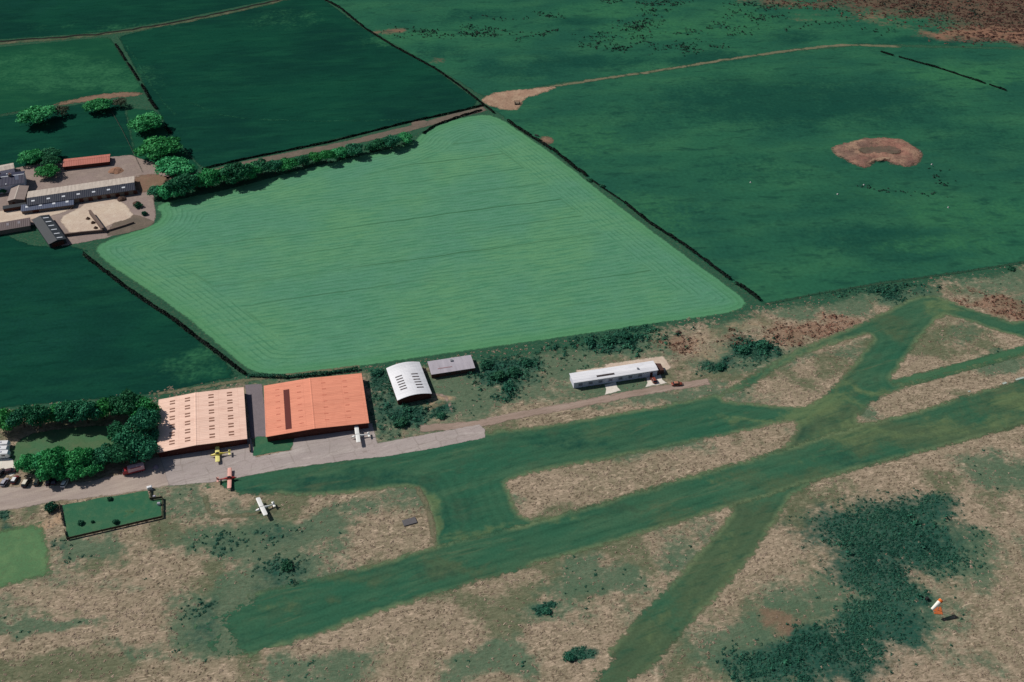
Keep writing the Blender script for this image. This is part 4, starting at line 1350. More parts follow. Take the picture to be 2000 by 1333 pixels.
# long white building
b = House('long_building', (1121, 748), (1284, 723), (1117, 730), 3.0, [(0, 0), (.3, .25), (1, -.1)], 'x', m_whitewall, 'long narrow white building with a slot in its roof beside the gravel track', 'building')
b.roof([m_white_roof], over=.3)
t0, s0 = b.at(1167, 740)
t1, s1 = b.at(1201, 733)
b.panel(max(t0 - .1, .9), max(t0, .9) + .9, s0, s1, m_slit, 'rooflight', th=.08)
b.panel(b.T * .3, b.T * .42, b.Sx * .77, b.Sx * .79, m_steel, 'roof_vent', th=.5)
for i in range(7):
    w = b.wall_box('near', 2 + i * 4.2, 3.6 + i * 4.2, .9, 2.1, m_dimglass, 'window')
    b.wall_box('near', 1.9 + i * 4.2, 3.7 + i * 4.2, .8, .9, m_whitewall, 'sill', .12, parent=w)
b.wall_box('near', b.L - 3.0, b.L - 1.9, .05, 2.2, m_darkdoor, 'door')
m = MB()
m.hexa([(b.L + .02, .4, 0), (b.L + 3.2, .6, 0), (b.L + 3.2, b.D - .8, 0), (b.L + .02, b.D - .4, 0)], [(b.L + .02, .4, 2.3), (b.L + 3.2, .6, 1.9), (b.L + 3.2, b.D - .8, 1.9), (b.L + .02, b.D - .4, 2.3)])
m.build('porch', m_brownwall, b.root)

# farm
b = House('barn', (54, 402), (263, 371), (50, 376), 2.6, [(0, 0), (.4, 1.1), (1, 0)], 'x', m_stone, 'long farm barn with pale upper roof slope and dark blue lower slope', 'barn', 'farm buildings')
rr = b.roof([m_navy2, m_barnpale])
rr[0]['label'] = 'dark blue roof slope facing the lower yard'
rr[1]['label'] = 'pale grey ribbed roof slope'
for (x_, y_) in ((64.5, 396), (94.5, 391.5), (124, 386.5), (153, 382), (183, 377.5), (212, 372), (241, 367.5)):
    t_, s_ = b.at(x_, y_)
    t_ = b.T * .2
    b.panel(t_ - .5, t_ + .5, s_ - .8, s_ + .8, m_pan)
for i in range(8):
    b.wall_box('near', 20 + i * 4.4, 22 + i * 4.4, .05, 2.0, m_darkdoor, 'door')
b = House('lean_to_shed', (42, 413), (143, 400), (43, 404), 1.7, [(0, 0), (1, .7)], 'x', m_stone, 'blue grey lean-to shed with four small rooflights along the long barn', 'shed', 'farm buildings')
b.roof([m_navy3])
for i in range(4):
    s_ = b.Sx * (.1 + .26 * i)
    b.panel(b.T * .45, b.T * .75, s_ - .7, s_ + .7, m_pan)
b.wall_box('near', 5, 8, .05, 1.5, m_darkdoor, 'door')
b = House('shed', (6, 409), (50, 402), (6, 404), 1.7, [(0, 0), (1, .2)], 'x', m_brownwall, 'very narrow dark shed at the left end of the long barn', 'shed', 'farm buildings')
b.roof([m_black], over=.15)
b.wall_box('near', 3, 5, .05, 1.5, m_darkdoor, 'door')
b = House('shed', (124, 326), (213, 316), (126, 312), 2.1, [(0, 0), (.55, .7), (1, 0)], 'x', m_redwall, 'red roofed shed at the top of the farmyard by the paddock', 'shed', 'farm buildings')
b.roof([m_redroof])
b.ridge(m_redroof)
doors(b, 'near', 4, 16, 3, 1.9, m_darkdoor, m_steel)
b = House('barn', (96, 477), (130, 470), (64, 430), 2.5, [(0, 0), (.5, .8), (1, 0)], 'y', m_black, 'charcoal roofed barn with six white rooflight strips next to the dark field', 'barn', 'farm buildings', long_side=True)
b.roof([m_black])
for i in range(6):
    s_ = b.Sx * (.07 + .165 * i)
    b.panel(b.T * .57, b.T * .9, s_ - .25, s_ + .45, m_pan)
doors(b, 'near', 1, b.L - 1, 2, 2.2, m_darkdoor, m_steel)
b = House('barn', (-60, 461), (58, 441), (-60, 446), 2.3, [(0, 0), (.6, .7), (1, 0)], 'x', m_stone, 'brown slate roofed barn at the left edge with two faint rooflights', 'barn', 'farm buildings')
b.roof([m_brownroof])
for px_, py_ in ((15, 441), (37, 437)):
    t_, s_ = b.at(px_, py_)
    b.panel(b.T * .35, b.T * .6, s_ - .6, s_ + .6, plain('dull_rooflight', S(128, 122, 128), .5))
b.wall_box('near', 10, 13, .05, 2.0, m_darkdoor, 'door')
b = House('farmhouse', (-30, 368), (46, 357), (-30, 346), 4.6, [(0, 0), (.5, 1.6), (1, 0)], 'x', m_whitewall, 'navy slate roofed farmhouse at the left edge above the courtyard', 'house', 'farm buildings')
b.roof([m_navy])
b.ridge(m_pan)
t_, s_ = b.at(11, 350)
b.panel(.1, b.T * .96, s_ - .25, s_ + .25, m_pan, 'roof_divider', th=.2)
for q in (.3, .62):
    m = MB()
    m.box(b.L * q, b.L * q + 1.6, b.D * .5 - .5, b.D * .5 + .5, 5.6, 7.4)
    ch = m.build('chimney', m_stone, b.root)
    m = MB()
    m.tube([(b.L * q + .8, b.D * .5, 7.38), (b.L * q + .8, b.D * .5, 7.9)], [.22, .2], 8)
    m.build('chimney_pot', m_redroof, ch)
for i in range(4):
    w = b.wall_box('near', 4 + i * 4, 5.1 + i * 4, 1.0, 2.4, m_glass, 'window')
    b.wall_box('near', 3.9 + i * 4, 5.2 + i * 4, .9, 1.0, m_stone, 'sill', .14, parent=w)
b.panel(b.T * .2, b.T * .5, b.L * .78, b.L * .88, m_navy3, 'skylight')
b = House('outhouse', (15, 393), (47, 390), (14, 368), 3.0, [(0, 0), (.45, .8), (1, 0)], 'y', m_stone, 'grey brown roofed outhouse between the farmhouse and the long barn', 'shed', 'farm buildings')
b.roof([m_greyroof])
b.ridge(m_barnpale)
b.wall_box('near', 2, 3.2, .05, 2.0, m_darkdoor, 'door')
b = House('shed', (-40, 342), (27, 329), (-40, 332), 3.0, [(0, 0), (.5, .6), (1, 0)], 'x', m_whitewall, 'small pale roofed shed behind the farmhouse at the left edge', 'shed', 'farm buildings')
b.roof([m_barnpale])
b.wall_box('near', 8, 10, .05, 2.0, m_darkdoor, 'door')


def block_wall(px, w, h, name, label, mat, cat='wall'):
    pts = [G(*p) for p in px]
    o = pts[0]
    m = MB()
    for a, c in zip(pts[:-1], pts[1:]):
        d = (c - a).normalized()
        n = Vector((-d.y, d.x, 0)) * w / 2
        q = [a - o - n, c - o - n, c - o + n, a - o + n]
        m.hexa([(p.x, p.y, -.2) for p in q], [(p.x, p.y, h) for p in q])
        # coping
        n2 = n * 1.25
        q = [a - o - n2, c - o - n2, c - o + n2, a - o + n2]
        m.hexa([(p.x, p.y, h + .003) for p in q], [(p.x, p.y, h + .1) for p in q])
    ob = m.build(name, mat)
    ob.location = (o.x, o.y, 0)
    return tag(ob, label, cat)


block_wall([(177, 419), (190, 436), (203, 454)], 1.0, 2.4, 'silage_wall', 'thick dark retaining wall dividing the pale concrete yard', m_concrete)
block_wall([(128, 462), (160, 458), (203, 454)], .5, 1.4, 'yard_wall', 'low wall along the lower edge of the pale concrete yard', m_concrete)
block_wall([(203, 455), (245, 442), (262, 436)], .4, .8, 'yard_wall', 'low wall along the lower right edge of the farmyard', m_concrete)


def heap(px, py, rpx, h, label, mat, name='heap', cat='heap', seed=1):
    s, _ = ppm(py)
    R = rpx / s
    p = G(px, py)
    r = random.Random(seed)
    m = MB()
    rings = []
    for k, (f, z) in enumerate(((1, -.1), (.8, .35), (.5, .75), (.2, .98), (.03, 1.0))):
        rings.append([(math.cos(a) * R * f * r.uniform(.8, 1.15), math.sin(a) * R * f * r.uniform(.75, 1.1), h * z * r.uniform(.85, 1.1)) for a in [2 * math.pi * q / 14 for q in range(14)]])
    m.loft(rings)
    o = m.build(name, mat)
    o.location = (p.x, p.y, 0)
    return tag(o, label, cat)


m_heap = plain('earth_heap', S(146, 108, 86), .95, var=.4, scale=1.2)
m_muck = plain('muck_heap', S(84, 62, 52), .95, var=.4, scale=1.2)
heap(226, 334, 16, 1.2, 'low brown earth heap between the red shed and the long barn', m_heap, seed=2)
heap(238, 390, 10, 1.6, 'dark muck heap just below the right end of the long barn', m_muck, seed=3)
heap(172, 428, 5, 1.1, 'upper small brown heap against the dark yard wall', m_muck, seed=4)
heap(182, 436, 5, 1.1, 'middle small brown heap beside the dark yard wall', m_muck, seed=5)
heap(187, 446, 5, 1.0, 'lower small brown heap beside the dark yard wall', m_muck, seed=6)
heap(267, 398, 9, 1.1, 'dark brushwood heap at the right corner of the farmyard', m_muck, seed=7)
heap(1325, 650, 7, .8, 'small reddish heap by the bare patch behind the long white building', m_muck, seed=8)
heap(140, 408, 4, .8, 'small dark heap below the lean-to shed', m_muck, seed=9)


# fences with posts
def fence(runs, label, mat_p, mat_r, h=1.2, gap=2.4, boards=3, name='fence', post=.12, cat='fence'):
    o = G(*runs[0][0])
    root = empty(name, (o.x, o.y, 0), 0, label, cat)
    for run in runs:
        pts = [G(*p) - o for p in run]
        for a, c in zip(pts[:-1], pts[1:]):
            L = (c - a).length
            d = (c - a).normalized()
            n = Vector((-d.y, d.x, 0)) * .04
            m = MB()
            for k in range(boards):
                z0 = h * (.15 + .8 * k / boards)
                z1 = z0 + (h * .8 / boards) * (.86 if boards > 2 else .12)
                q = [a - n, c - n, c + n, a + n]
                m.hexa([(p.x, p.y, z0) for p in q], [(p.x, p.y, z1) for p in q])
            m.build('rail', mat_r, root)
            k = max(1, int(round(L / gap)))
            for i in range(k):
                p = a + (c - a) * i / k + n * 2.6
                mm = MB()
                mm.box(p.x - post / 2, p.x + post / 2, p.y - post / 2, p.y + post / 2, -.2, h * 1.04)
                mm.build('post', mat_p, root)
    return root


m_fence = plain('dark_fence_timber', S(78, 66, 52), .9, var=.25)
m_wire = plain('weathered_rail', S(62, 62, 52), .9, var=.25)
fence([[(116, 986), (124, 1028)], [(126, 1038), (131, 1055), (318, 1012), (318, 974), (294, 977), (294, 957)]], 'dark board fence around the small garden lawn', m_fence, m_fence, 1.25, 3.0, 4, 'garden_fence')
fence([[(217, 217), (238, 254), (256, 290), (278, 337)]], 'thin fence across the paddock beside the farm lane', m_wire, m_wire, 1.1, 5.0, 2, 'paddock_fence')
fence([[(1494, 596), (1600, 574), (1720, 555), (1870, 534), (2010, 512)]], 'long thin fence between the right pasture and the airfield', m_wire, m_wire, 1.2, 5.5, 2, 'pasture_fence')
fence([[(0, 226), (46, 218), (92, 210)]], 'thin fence on the far edge of the paddock at the left', m_wire, m_wire, 1.1, 5.0, 2, 'paddock_fence')
block_wall([(487, 862), (489, 884)], .35, 1.0, 'low_wall', 'short dark wall beside the front corner of the peach hangar', m_concrete)

# ------------------------------------------------------------------ vehicles
m_tyre = plain('tyre_rubber', S(30, 30, 32), .85)
m_rim = plain('wheel_rim', S(150, 150, 154), .35, .6)
m_lamp = plain('lamp_lens', S(226, 226, 220), .2)
m_tail = plain('tail_lens', S(150, 30, 26), .3)


def wheel(parent, x, y, r, w):
    root_ = MB()
    root_.tube([(x, y - w / 2, r), (x, y + w / 2, r)], [r * .98, r * .98], 14)
    wv = root_.build('wheel', m_dark, parent)
    m = MB()
    m.tube([(x, y - w / 2 - .02, r), (x, y + w / 2 + .02, r)], [r, r], 14)
    m.build('tyre', m_tyre, wv)
    m = MB()
    m.tube([(x, y - w / 2 - .035, r), (x, y + w / 2 + .035, r)], [r * .6, r * .6], 10)
    m.build('rim', m_rim, wv)


def car(px, py, ang, paint, label, group, kind='hatch', name='parked_car', cat='car', roofm=None):
    p = G(px, py)
    root = empty(name, (p.x, p.y, 0), ang, label, cat, group)
    L, Wd, H = {'hatch': (4.2, 1.76, 1.48), 'saloon': (4.6, 1.8, 1.42), 'suv': (4.7, 1.9, 1.75)}[kind]

    def ring(x, w, z0, z1, ch=.1):
        return [(x, -w, z0 + ch), (x, -w + ch, z0), (x, w - ch, z0), (x, w, z0 + ch), (x, w, z1 - ch), (x, w - ch, z1), (x, -w + ch, z1), (x, -w, z1 - ch)]
    hw = Wd / 2
    belt = H * .58
    m = MB()
    m.loft([ring(-L / 2, hw * .84, .35, belt * .86), ring(-L / 2 + .15, hw * .95, .25, belt * .97), ring(-L * .2, hw, .22, belt), ring(L * .15, hw, .22, belt), ring(L * .3, hw * .98, .22, belt * .94), ring(L / 2 - .18, hw * .92, .25, belt * .82), ring(L / 2, hw * .78, .34, belt * .66)])
    body = m.build('body', paint, root, True)
    rear = -L / 2 + (.12 if kind != 'saloon' else .75)
    x0, x1, x2, x3 = rear, rear + .4, L * .08, L * .08 + .75

    def cring(x, w, z):
        return [(x, -w, z), (x, w, z)]
    m = MB()
    b0 = [(x0, -hw * .92, belt - .03), (x3, -hw * .92, belt - .03), (x3, hw * .92, belt - .03), (x0, hw * .92, belt - .03)]
    t0 = [(x1, -hw * .74, H - .06), (x2, -hw * .74, H - .06), (x2, hw * .74, H - .06), (x1, hw * .74, H - .06)]
    m.hexa(b0, t0)
    m.build('window', m_glass, root)
    m = MB()
    q = [(x1 - .06, -hw * .77), (x2 + .08, -hw * .77), (x2 + .08, hw * .77), (x1 - .06, hw * .77)]
    q2 = [(x1 + .08, -hw * .66), (x2 - .1, -hw * .66), (x2 - .1, hw * .66), (x1 + .08, hw * .66)]
    m.hexa([(a, c, H - .08) for a, c in q], [(a, c, H) for a, c in q2])
    m.build('roof', roofm or paint, root, False)
    for sx in (-L * .31, L * .31):
        for sy in (-hw + .1, hw - .1):
            wheel(root, sx, sy, .32, .2)
    for sy in (-hw * .6, hw * .6):
        m = MB()
        m.box(L / 2 - .06, L / 2 + .02, sy - .16, sy + .16, belt * .58, belt * .74)
        m.build('headlight', m_lamp, root)
        m = MB()
        m.box(-L / 2 - .02, -L / 2 + .05, sy - .14, sy + .14, belt * .6, belt * .82)
        m.build('tail_light', m_tail, root)
    for sy in (-1, 1):
        m = MB()
        m.box(L * .2, L * .26, sy * hw - .02 if sy > 0 else -hw - .14, hw + .14 if sy > 0 else -hw + .02, belt - .02, belt + .12)
        m.build('mirror', paint, root)
    return root


def paint(name, c, rough=.3):
    return plain(name, c, rough, spec=.5, var=.04)


p_white, p_black, p_grey, p_red, p_plum, p_green, p_brown = (paint('white_paint', S(232, 232, 234)), paint('black_paint', S(34, 30, 32)), paint('silver_paint', S(170, 168, 178)), paint('maroon_paint', S(120, 50, 52)),
                                                           paint('dark_plum_paint', S(52, 36, 56)), paint('dark_green_paint', S(34, 48, 42)), paint('rust_brown_paint', S(136, 66, 48)))
CG = 'cars parked along the airfield road'
car(10, 944, 1.45, p_grey, 'silver car at the left end of the row beside the road', CG)
car(30, 939, 1.5, p_red, 'maroon car with a pale roof beside the silver car', CG, roofm=p_white)
car(52, 945, 1.5, p_black, 'black car with a pale roof, third of the row on the road edge', CG, 'suv', roofm=paint('cream_paint', S(226, 218, 200)))
car(74, 943, 1.55, p_green, 'very dark green car under the edge of the trees', CG)
car(96, 941, 1.55, p_plum, 'dark plum car in the tree shade left of another plum car', CG, 'saloon')
car(108, 940, 1.6, paint('navy_paint', S(38, 40, 66)), 'dark navy car in the tree shade next to the white car', CG)
car(127, 946, 1.5, p_white, 'bright white car standing alone at the right end of the row', CG)
car(1276, 744, 1.9, p_brown, 'brown car on the white pad in front of the long building', 'brown cars by the long building', 'hatch')
car(1322, 752, .12, p_brown, 'brown car with paler roof parked at the end of the gravel track', 'brown cars by the long building', 'saloon', roofm=paint('tan_paint', S(176, 120, 96)))
car(22, 922, .3, paint('wine_paint', S(72, 44, 48)), 'dark wine coloured car parked crosswise behind the row by the white pad', CG)

car(3, 926, 1.3, p_black, 'black car at the picture edge behind the silver car', CG)

# caravans
def caravan(px, py, ang, label):
    p = G(px, py)
    root = empty('caravan', (p.x, p.y, 0), ang, label, 'caravan', 'white caravans at the left edge')
    m = MB()
    rings = []
    for x, z0, z1, w in ((-2.9, .7, 1.9, .95), (-2.7, .45, 2.45, 1.08), (0, .4, 2.6, 1.12), (2.3, .45, 2.5, 1.1), (2.9, .7, 1.7, .95)):
        rings.append([(x, -w, z0), (x, w, z0), (x, w, z1 - .15), (x, w - .2, z1), (x, -w + .2, z1), (x, -w, z1 - .15)])
    m.loft(rings)
    m.build('body', p_white, root)
    for x0, x1 in ((-2.0, -.9), (.2, 1.4)):
        for sy in (-1, 1):
            m = MB()
            m.box(x0, x1, sy * 1.1 - .04, sy * 1.1 + .05, 1.3, 2.0)
            m.build('window', m_glass, root)
    m = MB()
    m.box(-.6, .1, -.35, .35, 2.58, 2.72)
    m.build('roof_hatch', p_grey, root)
    wheel(root, -.2, -.95, .33, .22)
    wheel(root, -.2, .95, .33, .22)
    m = MB()
    m.tube([(2.7, 0, .5), (4.0, 0, .45)], [.07, .05], 6)
    m.build('drawbar', m_steel, root)
    return root


caravan(6, 874, .12, 'farther of the white caravans at the left edge')
caravan(4, 884, .1, 'middle one of the white caravans at the left edge')
caravan(6, 893, .12, 'nearest white caravan at the left edge by the white pad')


def lorry(px, py, ang, label):
    p = G(px, py)
    root = empty('lorry', (p.x, p.y, 0), ang, label, 'lorry')
    pk = paint('pale_pink_paint', S(226, 180, 186))
    rd = paint('red_lorry_paint', S(170, 52, 60))
    m = MB()
    m.box(-3.9, 1.9, -1.15, 1.15, .75, 2.7)
    m.build('cargo_body', pk, root, bevel=.06)
    m = MB()
    m.box(-3.95, 1.95, -1.2, 1.2, .55, 1.15)
    m.build('side_skirt', rd, root, bevel=.04)
    m = MB()
    m.box(-2.8, .9, .95, 1.22, 2.703, 2.85)
    m.build('roof_rail', rd, root)
    m = MB()
    m.loft([[(2.0, -1.1, .5), (2.0, 1.1, .5), (2.0, 1.0, 2.35), (2.0, -1.0, 2.35)], [(3.2, -1.1, .5), (3.2, 1.1, .5), (3.1, 1.0, 2.3), (3.1, -1.0, 2.3)], [(3.95, -1.05, .5), (3.95, 1.05, .5), (3.8, 1.0, 1.45), (3.8, -1.0, 1.45)]])
    cb = m.build('cab', rd, root)
    m = MB()
    m.hexa([(3.82, -.92, 1.5), (3.82, .92, 1.5), (3.78, .92, 1.5), (3.78, -.92, 1.5)], [(3.2, -.88, 2.27), (3.2, .88, 2.27), (3.16, .88, 2.25), (3.16, -.88, 2.25)])
    m.build('windscreen', m_glass, cb)
    for sx in (-2.6, -1.7, 2.9):
        for sy in (-1.0, 1.0):
            wheel(root, sx, sy, .45, .28)
    for sy in (-.8, .8):
        m = MB()
        m.box(3.9, 4.0, sy - .15, sy + .15, .75, .95)
        m.build('headlight', m_lamp, root)
    return root


lorry(262, 922, RUNDIR + math.pi, 'red and pale pink lorry under the trees beside the peach hangar')
heap(304, 914, 7, 1.1, 'greyish purple covered heap right of the red lorry', plain('purple_cover', S(134, 120, 134), .8, var=.2), name='covered_heap', seed=12)


# ------------------------------------------------------------------ light aircraft
def plane(nose, tail, span, low, body, wingm, label, trim=None):
    pn, pt = G(*nose, 1.2), G(*tail, 1.2)
    d = pn - pt
    L = d.length
    ang = math.atan2(d.y, d.x)
    root = empty('light_aircraft', (pt.x, pt.y, 0), ang, label, 'aircraft', 'light aircraft parked by the hangars')
    trim = trim or wingm
    m = MB()
    rings = []
    for f, w, h0, h1 in ((0, .05, 1.0, 1.2), (.12, .14, .92, 1.25), (.35, .3, .8, 1.35), (.55, .5, .62, 1.75), (.68, .56, .58, 1.85), (.78, .52, .6, 1.5), (.92, .42, .65, 1.3), (.985, .2, .8, 1.15)):
        x = f * L
        zc, hz = (h0 + h1) / 2, (h1 - h0) / 2
        rings.append([(x, w * math.cos(a), zc + hz * math.sin(a)) for a in [2 * math.pi * k / 12 for k in range(12)]])
    m.loft(rings)
    m.build('fuselage', body, root, True)
    zw = .85 if low else 1.9
    xw = .66 * L
    ch = 1.55
    for s in (-1, 1):
        m = MB()
        rg = []
        for f, c, dz in ((.0, 1.0, 0), (.5, 1.0, .06), (.93, .97, .12), (1.0, .8, .13)):
            y_ = s * (.12 + (span / 2 - .12) * f)
            z_ = zw + (dz * 2.2 if low else dz)
            pr = [(.5, .0), (.42, .075), (.2, .11), (-.1, .09), (-.5, .012), (-.5, -.005), (0, -.05), (.42, -.05)]
            rg.append([(xw + a * ch * c, y_, z_ + b_ * 1.2) for a, b_ in pr])
        m.loft(rg)
        wg = m.build('wing', wingm, root)
        m = MB()
        m.box(xw - ch * .5 - .03, xw - ch * .5 + .0, min(s * span * .28, s * span * .46), max(s * span * .28, s * span * .46), zw + (.2 if low else .08), zw + (.23 if low else .11))
        m.build('aileron', trim, wg)
        if not low:
            m = MB()
            m.tube([(xw, s * .5, .75), (xw, s * span * .24, zw)], [.05, .05], 6)
            m.build('strut', body, root)
    m = MB()
    for z0, z1 in ((1.12, 1.17),):
        m.hexa([(.05, -1.35, z0), (.75, -1.35, z0), (.75, 1.35, z0), (.05, 1.35, z0)], [(.0, -1.3, z1), (.62, -1.25, z1), (.62, 1.25, z1), (.0, 1.3, z1)])
    m.build('tailplane', trim, root)
    m = MB()
    m.hexa([(.0, -.05, 1.15), (1.0, -.05, 1.15), (1.0, .05, 1.15), (.0, .05, 1.15)], [(-.05, -.025, 2.3), (.3, -.025, 2.3), (.3, .025, 2.3), (-.05, .025, 2.3)])
    m.build('fin', trim, root)
    m = MB()
    if low:
        m.loft([[(xw + a, w * math.cos(q), 1.55 + h_ * math.sin(q)) for q in [2 * math.pi * k / 10 for k in range(10)]] for a, w, h_ in ((-1.0, .1, .1), (-.5, .4, .42), (.2, .42, .5), (.7, .15, .15))])
    else:
        m.hexa([(xw + .3, -.53, 1.35), (xw + 1.2, -.45, 1.3), (xw + 1.2, .45, 1.3), (xw + .3, .53, 1.35)], [(xw + .3, -.47, 1.93), (xw + .62, -.45, 1.9), (xw + .62, .45, 1.9), (xw + .3, .47, 1.93)])
    m.build('windscreen', m_glass, root)
    m = MB()
    m.tube([(L * .98, 0, .97), (L * 1.03, 0, .97)], [.2, .05], 10)
    sp = m.build('propeller', trim, root)
    m = MB()
    m.hexa([(L * 1.0, -.05, .1), (L * 1.0 + .03, .05, .1), (L * 1.0 + .05, .05, .1), (L * 1.0 + .02, -.05, .1)], [(L * 1.0, -.07, 1.85), (L * 1.0 + .03, .07, 1.85), (L * 1.0 + .05, .07, 1.85), (L * 1.0 + .02, -.07, 1.85)])
    m.build('blade', m_dark, sp)
    for s in (-1, 1):
        m = MB()
        m.tube([(xw + .35, s * .3, .7), (xw + .4, s * .95, .3)], [.05, .04], 6)
        m.build('landing_leg', m_steel, root)
        m = MB()
        m.tube([(xw + .4, s * .93, .25), (xw + .4, s * 1.1, .25)], [.25, .25], 12)
        m.build('wheel', m_tyre, root)
    m = MB()
    m.tube([(.6, -.06, .16), (.6, .06, .16)], [.16, .16], 10)
    m.build('tail_wheel', m_tyre, root)
    m = MB()
    m.tube([(.6, 0, .2), (.75, 0, .95)], [.04, .05], 6)
    m.build('tail_leg', m_steel, root)
    return root


a_white = paint('aircraft_white', S(240, 240, 236), .35)
a_yellow = paint('aircraft_yellow', S(226, 206, 92), .35)
a_ypale = paint('aircraft_pale_yellow', S(238, 228, 140), .35)
a_red = paint('aircraft_red', S(176, 56, 48), .35)
a_pink = paint('aircraft_faded_red', S(226, 168, 154), .4)
plane((686, 853), (722, 848), 9.2, False, a_white, a_white, 'white high wing aircraft parked at the corner of the orange hangar')
plane((411, 889), (450, 883), 8.4, True, a_yellow, a_ypale, 'yellow aircraft parked in front of the peach hangar', a_ypale)
plane((461, 932), (423, 937), 10.6, True, a_red, a_pink, 'red and pinkish aircraft on the apron edge by the mown grass', a_pink)
plane((499, 997), (536, 984), 9.4, False, a_white, a_white, 'white high wing aircraft parked on the rough grass below the apron')

# ------------------------------------------------------------------ small airfield things
m_sockw = paint('white_fabric', S(240, 236, 226), .8)
m_socko = paint('orange_fabric', S(226, 112, 44), .8)
pb = G(1831, 1193)
ws = empty('windsock', (pb.x, pb.y, 0), 0, 'orange and white windsock on a slim pole in the green rushes at lower right', 'windsock')
m = MB()
m.tube([(0, 0, 0), (0, 0, 5.6)], [.1, .07], 8)
m.build('pole', m_steel, ws)
m = MB()
m.hexa([(-1.5, -1.4, -.1), (1.3, -1.7, -.1), (1.6, 1.5, -.1), (-1.2, 1.6, -.1)], [(-1.4, -1.3, .14), (1.2, -1.6, .14), (1.5, 1.4, .14), (-1.1, 1.5, .14)])
m.build('base', plain('orange_base', S(182, 96, 48), .9, var=.35), ws)
dv = Vector((-.72, -.5, -.42)).normalized()
t0 = Vector((0, 0, 5.5))
fr = [0, .22, .44, .66, .86, 1.0]
for i in range(5):
    m = MB()
    rr0, rr1 = .74 - .26 * fr[i], .74 - .26 * fr[i + 1]
    m.tube([t0 + dv * (4.4 * fr[i] + .15), t0 + dv * (4.4 * fr[i + 1] + .15)], [rr0, rr1], 14)
    m.build('sock_band', m_socko if i == 0 else m_sockw, ws)
m = MB()
m.tube([t0 + dv * .1, t0 + dv * .16], [.78, .78], 14)
m.build('hoop', m_steel, ws)


def boxthing(name, px, py, sx, sy, h, ang, mat, label, cat, lid=None, z=0.0):
    p = G(px, py)
    m = MB()
    m.box(-sx / 2, sx / 2, -sy / 2, sy / 2, -.05, h)
    if lid:
        root = empty(name, (p.x, p.y, z), ang, label, cat)
        m.build('body', mat, root, bevel=.03)
        m = MB()
        m.hexa([(-sx / 2 - .06, -sy / 2 - .06, h + .005), (sx / 2 + .06, -sy / 2 - .06, h + .005), (sx / 2 + .06, sy / 2 + .06, h + .005), (-sx / 2 - .06, sy / 2 + .06, h + .005)],
               [(-sx / 2 * .8, -sy / 2 * .8, h + .2), (sx / 2 * .8, -sy / 2 * .8, h + .2), (sx / 2 * .8, sy / 2 * .8, h + .2), (-sx / 2 * .8, sy / 2 * .8, h + .2)])
        m.build('lid', lid, root)
        return root
    o = m.build(name, mat, bevel=.03)
    o.location = (p.x, p.y, z)
    o.rotation_euler.z = ang
    return tag(o, label, cat)


m_faded = plain('faded_white_board', S(168, 180, 170), .9, var=.15)
boxthing('equipment_box', 1810, 1172, 1.0, .9, .9, .4, m_dark, 'small black equipment box just above the windsock', 'box', m_dark)
boxthing('hut', 293, 956, 1.7, 1.1, 1.2, RUNDIR, p_white, 'small white hut at the end of the garden fence', 'hut', p_white)
boxthing('garden_box', 302, 972, .9, .8, .7, .2, p_white, 'white box outside the notch of the garden fence', 'box', p_grey)
boxthing('garden_box', 311, 986, 1.1, .9, .8, .1, p_white, 'white box inside the right end of the garden fence', 'box', p_grey)
boxthing('runway_marker', 1992, 740, 4.2, .9, .12, RUNDIR, m_faded, 'long white runway edge marker board at the right', 'marker')
boxthing('runway_marker', 1962, 749, 2.0, .9, .15, RUNDIR + .1, m_faded, 'shorter white runway marker board left of the long one', 'marker')
boxthing('runway_marker', 1893, 765, 1.0, .6, .15, RUNDIR, m_faded, 'small white runway marker in rough grass by the runway edge', 'marker')
boxthing('trailer_sheet', 800, 1020, 4.8, 2.8, .35, RUNDIR, plain('grey_sheet', S(92, 90, 92), .8, var=.3), 'grey rectangular sheet lying near the corner of the rough grass', 'sheet')

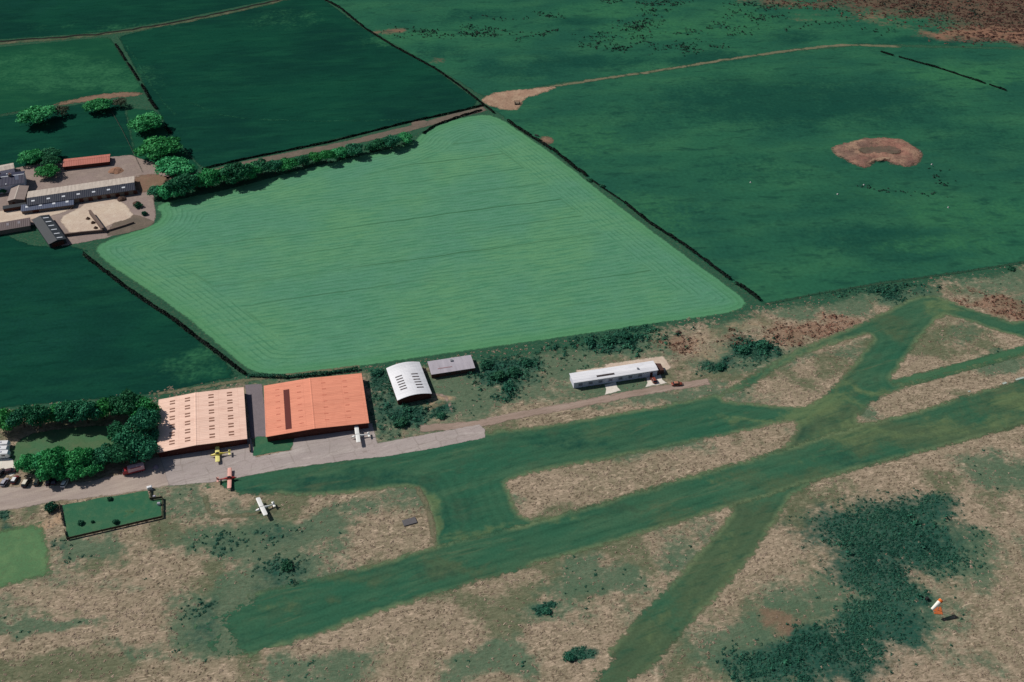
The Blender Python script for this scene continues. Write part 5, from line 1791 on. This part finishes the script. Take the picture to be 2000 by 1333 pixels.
# cattle feeder: square pen of rails
pf = G(1010, 203)
rt = empty('cattle_feeder', (pf.x, pf.y, 0), .05, 'dark square cattle feeder on the bare soil by the field corner', 'feeder')
for i in range(4):
    a = i * math.pi / 2
    R = Matrix.Rotation(a, 4, 'Z')
    m = MB()
    for z0, z1 in ((.1, .65), (1.1, 1.25)):
        m.box(-1.45, 1.45, -1.5, -1.4, z0, z1)
    m.v = [tuple(R @ Vector(v_)) for v_ in m.v]
    m.build('rail', m_dark, rt)
    m = MB()
    m.box(-1.52, -1.38, -1.52, -1.38, 0, 1.6)
    m.v = [tuple(R @ Vector(v_)) for v_ in m.v]
    m.build('post', m_dark, rt)
m = MB()
m.box(-1.2, 1.2, -1.2, 1.2, .05, .7)
m.build('hay', plain('old_hay', S(134, 118, 100), .95, var=.3), rt)
pf = G(1048, 264)
boxthing('water_trough', 1048, 266, 2.2, .8, .6, -.4, m_steel, 'grey water trough beside the crop field hedge', 'trough', m_dark)
# sheep-sized pale stones in the pasture
m_st = plain('pale_stone', S(178, 178, 176), .9, var=.2)
for x_, y_, l in ((1466, 357, 'pale stone in the open pasture left of the bare mound'), (1687, 362, 'pale stone below the bare mound in the pasture'), (1636, 380, 'pale stone left of the dark tufts under the bare mound'),
                  (1852, 406, 'pale stone in the lower right pasture'), (1797, 297, 'grey stone at the right rim of the bare mound'), (1820, 322, 'pale stone just right of the bare mound')):
    heap(x_, y_, 2.2, .6, l, m_st, 'stone', 'stone', seed=int(x_))

# bright cuttings on the garden lawn
for pts in ([(242, 1010), (256, 998), (266, 994)], [(244, 1000), (262, 1002)],):
    ribbon('cut_strip', pts, 1.2, .055, m_bright, jit=.3, spacing=1.0, keep=False)

# ------------------------------------------------------------------ light
wd = bpy.data.worlds.new("World")
scene.world = wd
wd.use_nodes = True
nt = wd.node_tree
bg = nt.nodes['Background']
sky = nt.nodes.new('ShaderNodeTexSky')
sky.sky_type = 'NISHITA'
sky.sun_disc = False
EL = rad(42)
dx, dy = -.93, .37
sky.sun_elevation = EL
sky.sun_rotation = math.atan2(dx, dy)
nt.links.new(sky.outputs[0], bg.inputs[0])
bg.inputs[1].default_value = .05
sd = bpy.data.lights.new('sun', 'SUN')
sd.energy = 4.15
sd.angle = rad(.5)
sd.color = (1.0, .95, .88)
so = bpy.data.objects.new('sun', sd)
COL.objects.link(so)
h_ = math.hypot(dx, dy)
dirv = Vector((-dx / h_ * math.cos(EL), -dy / h_ * math.cos(EL), -math.sin(EL)))
so.rotation_euler = dirv.to_track_quat('-Z', 'Y').to_euler()
so.location = (-200, 300, 300)
vs = scene.view_settings
vs.view_transform = 'Standard'
vs.look = 'None'
vs.gamma = 1
vs.exposure = 0
scene.cycles.transparent_max_bounces = 12
scene.cycles.max_bounces = 5
scene.cycles.diffuse_bounces = 2
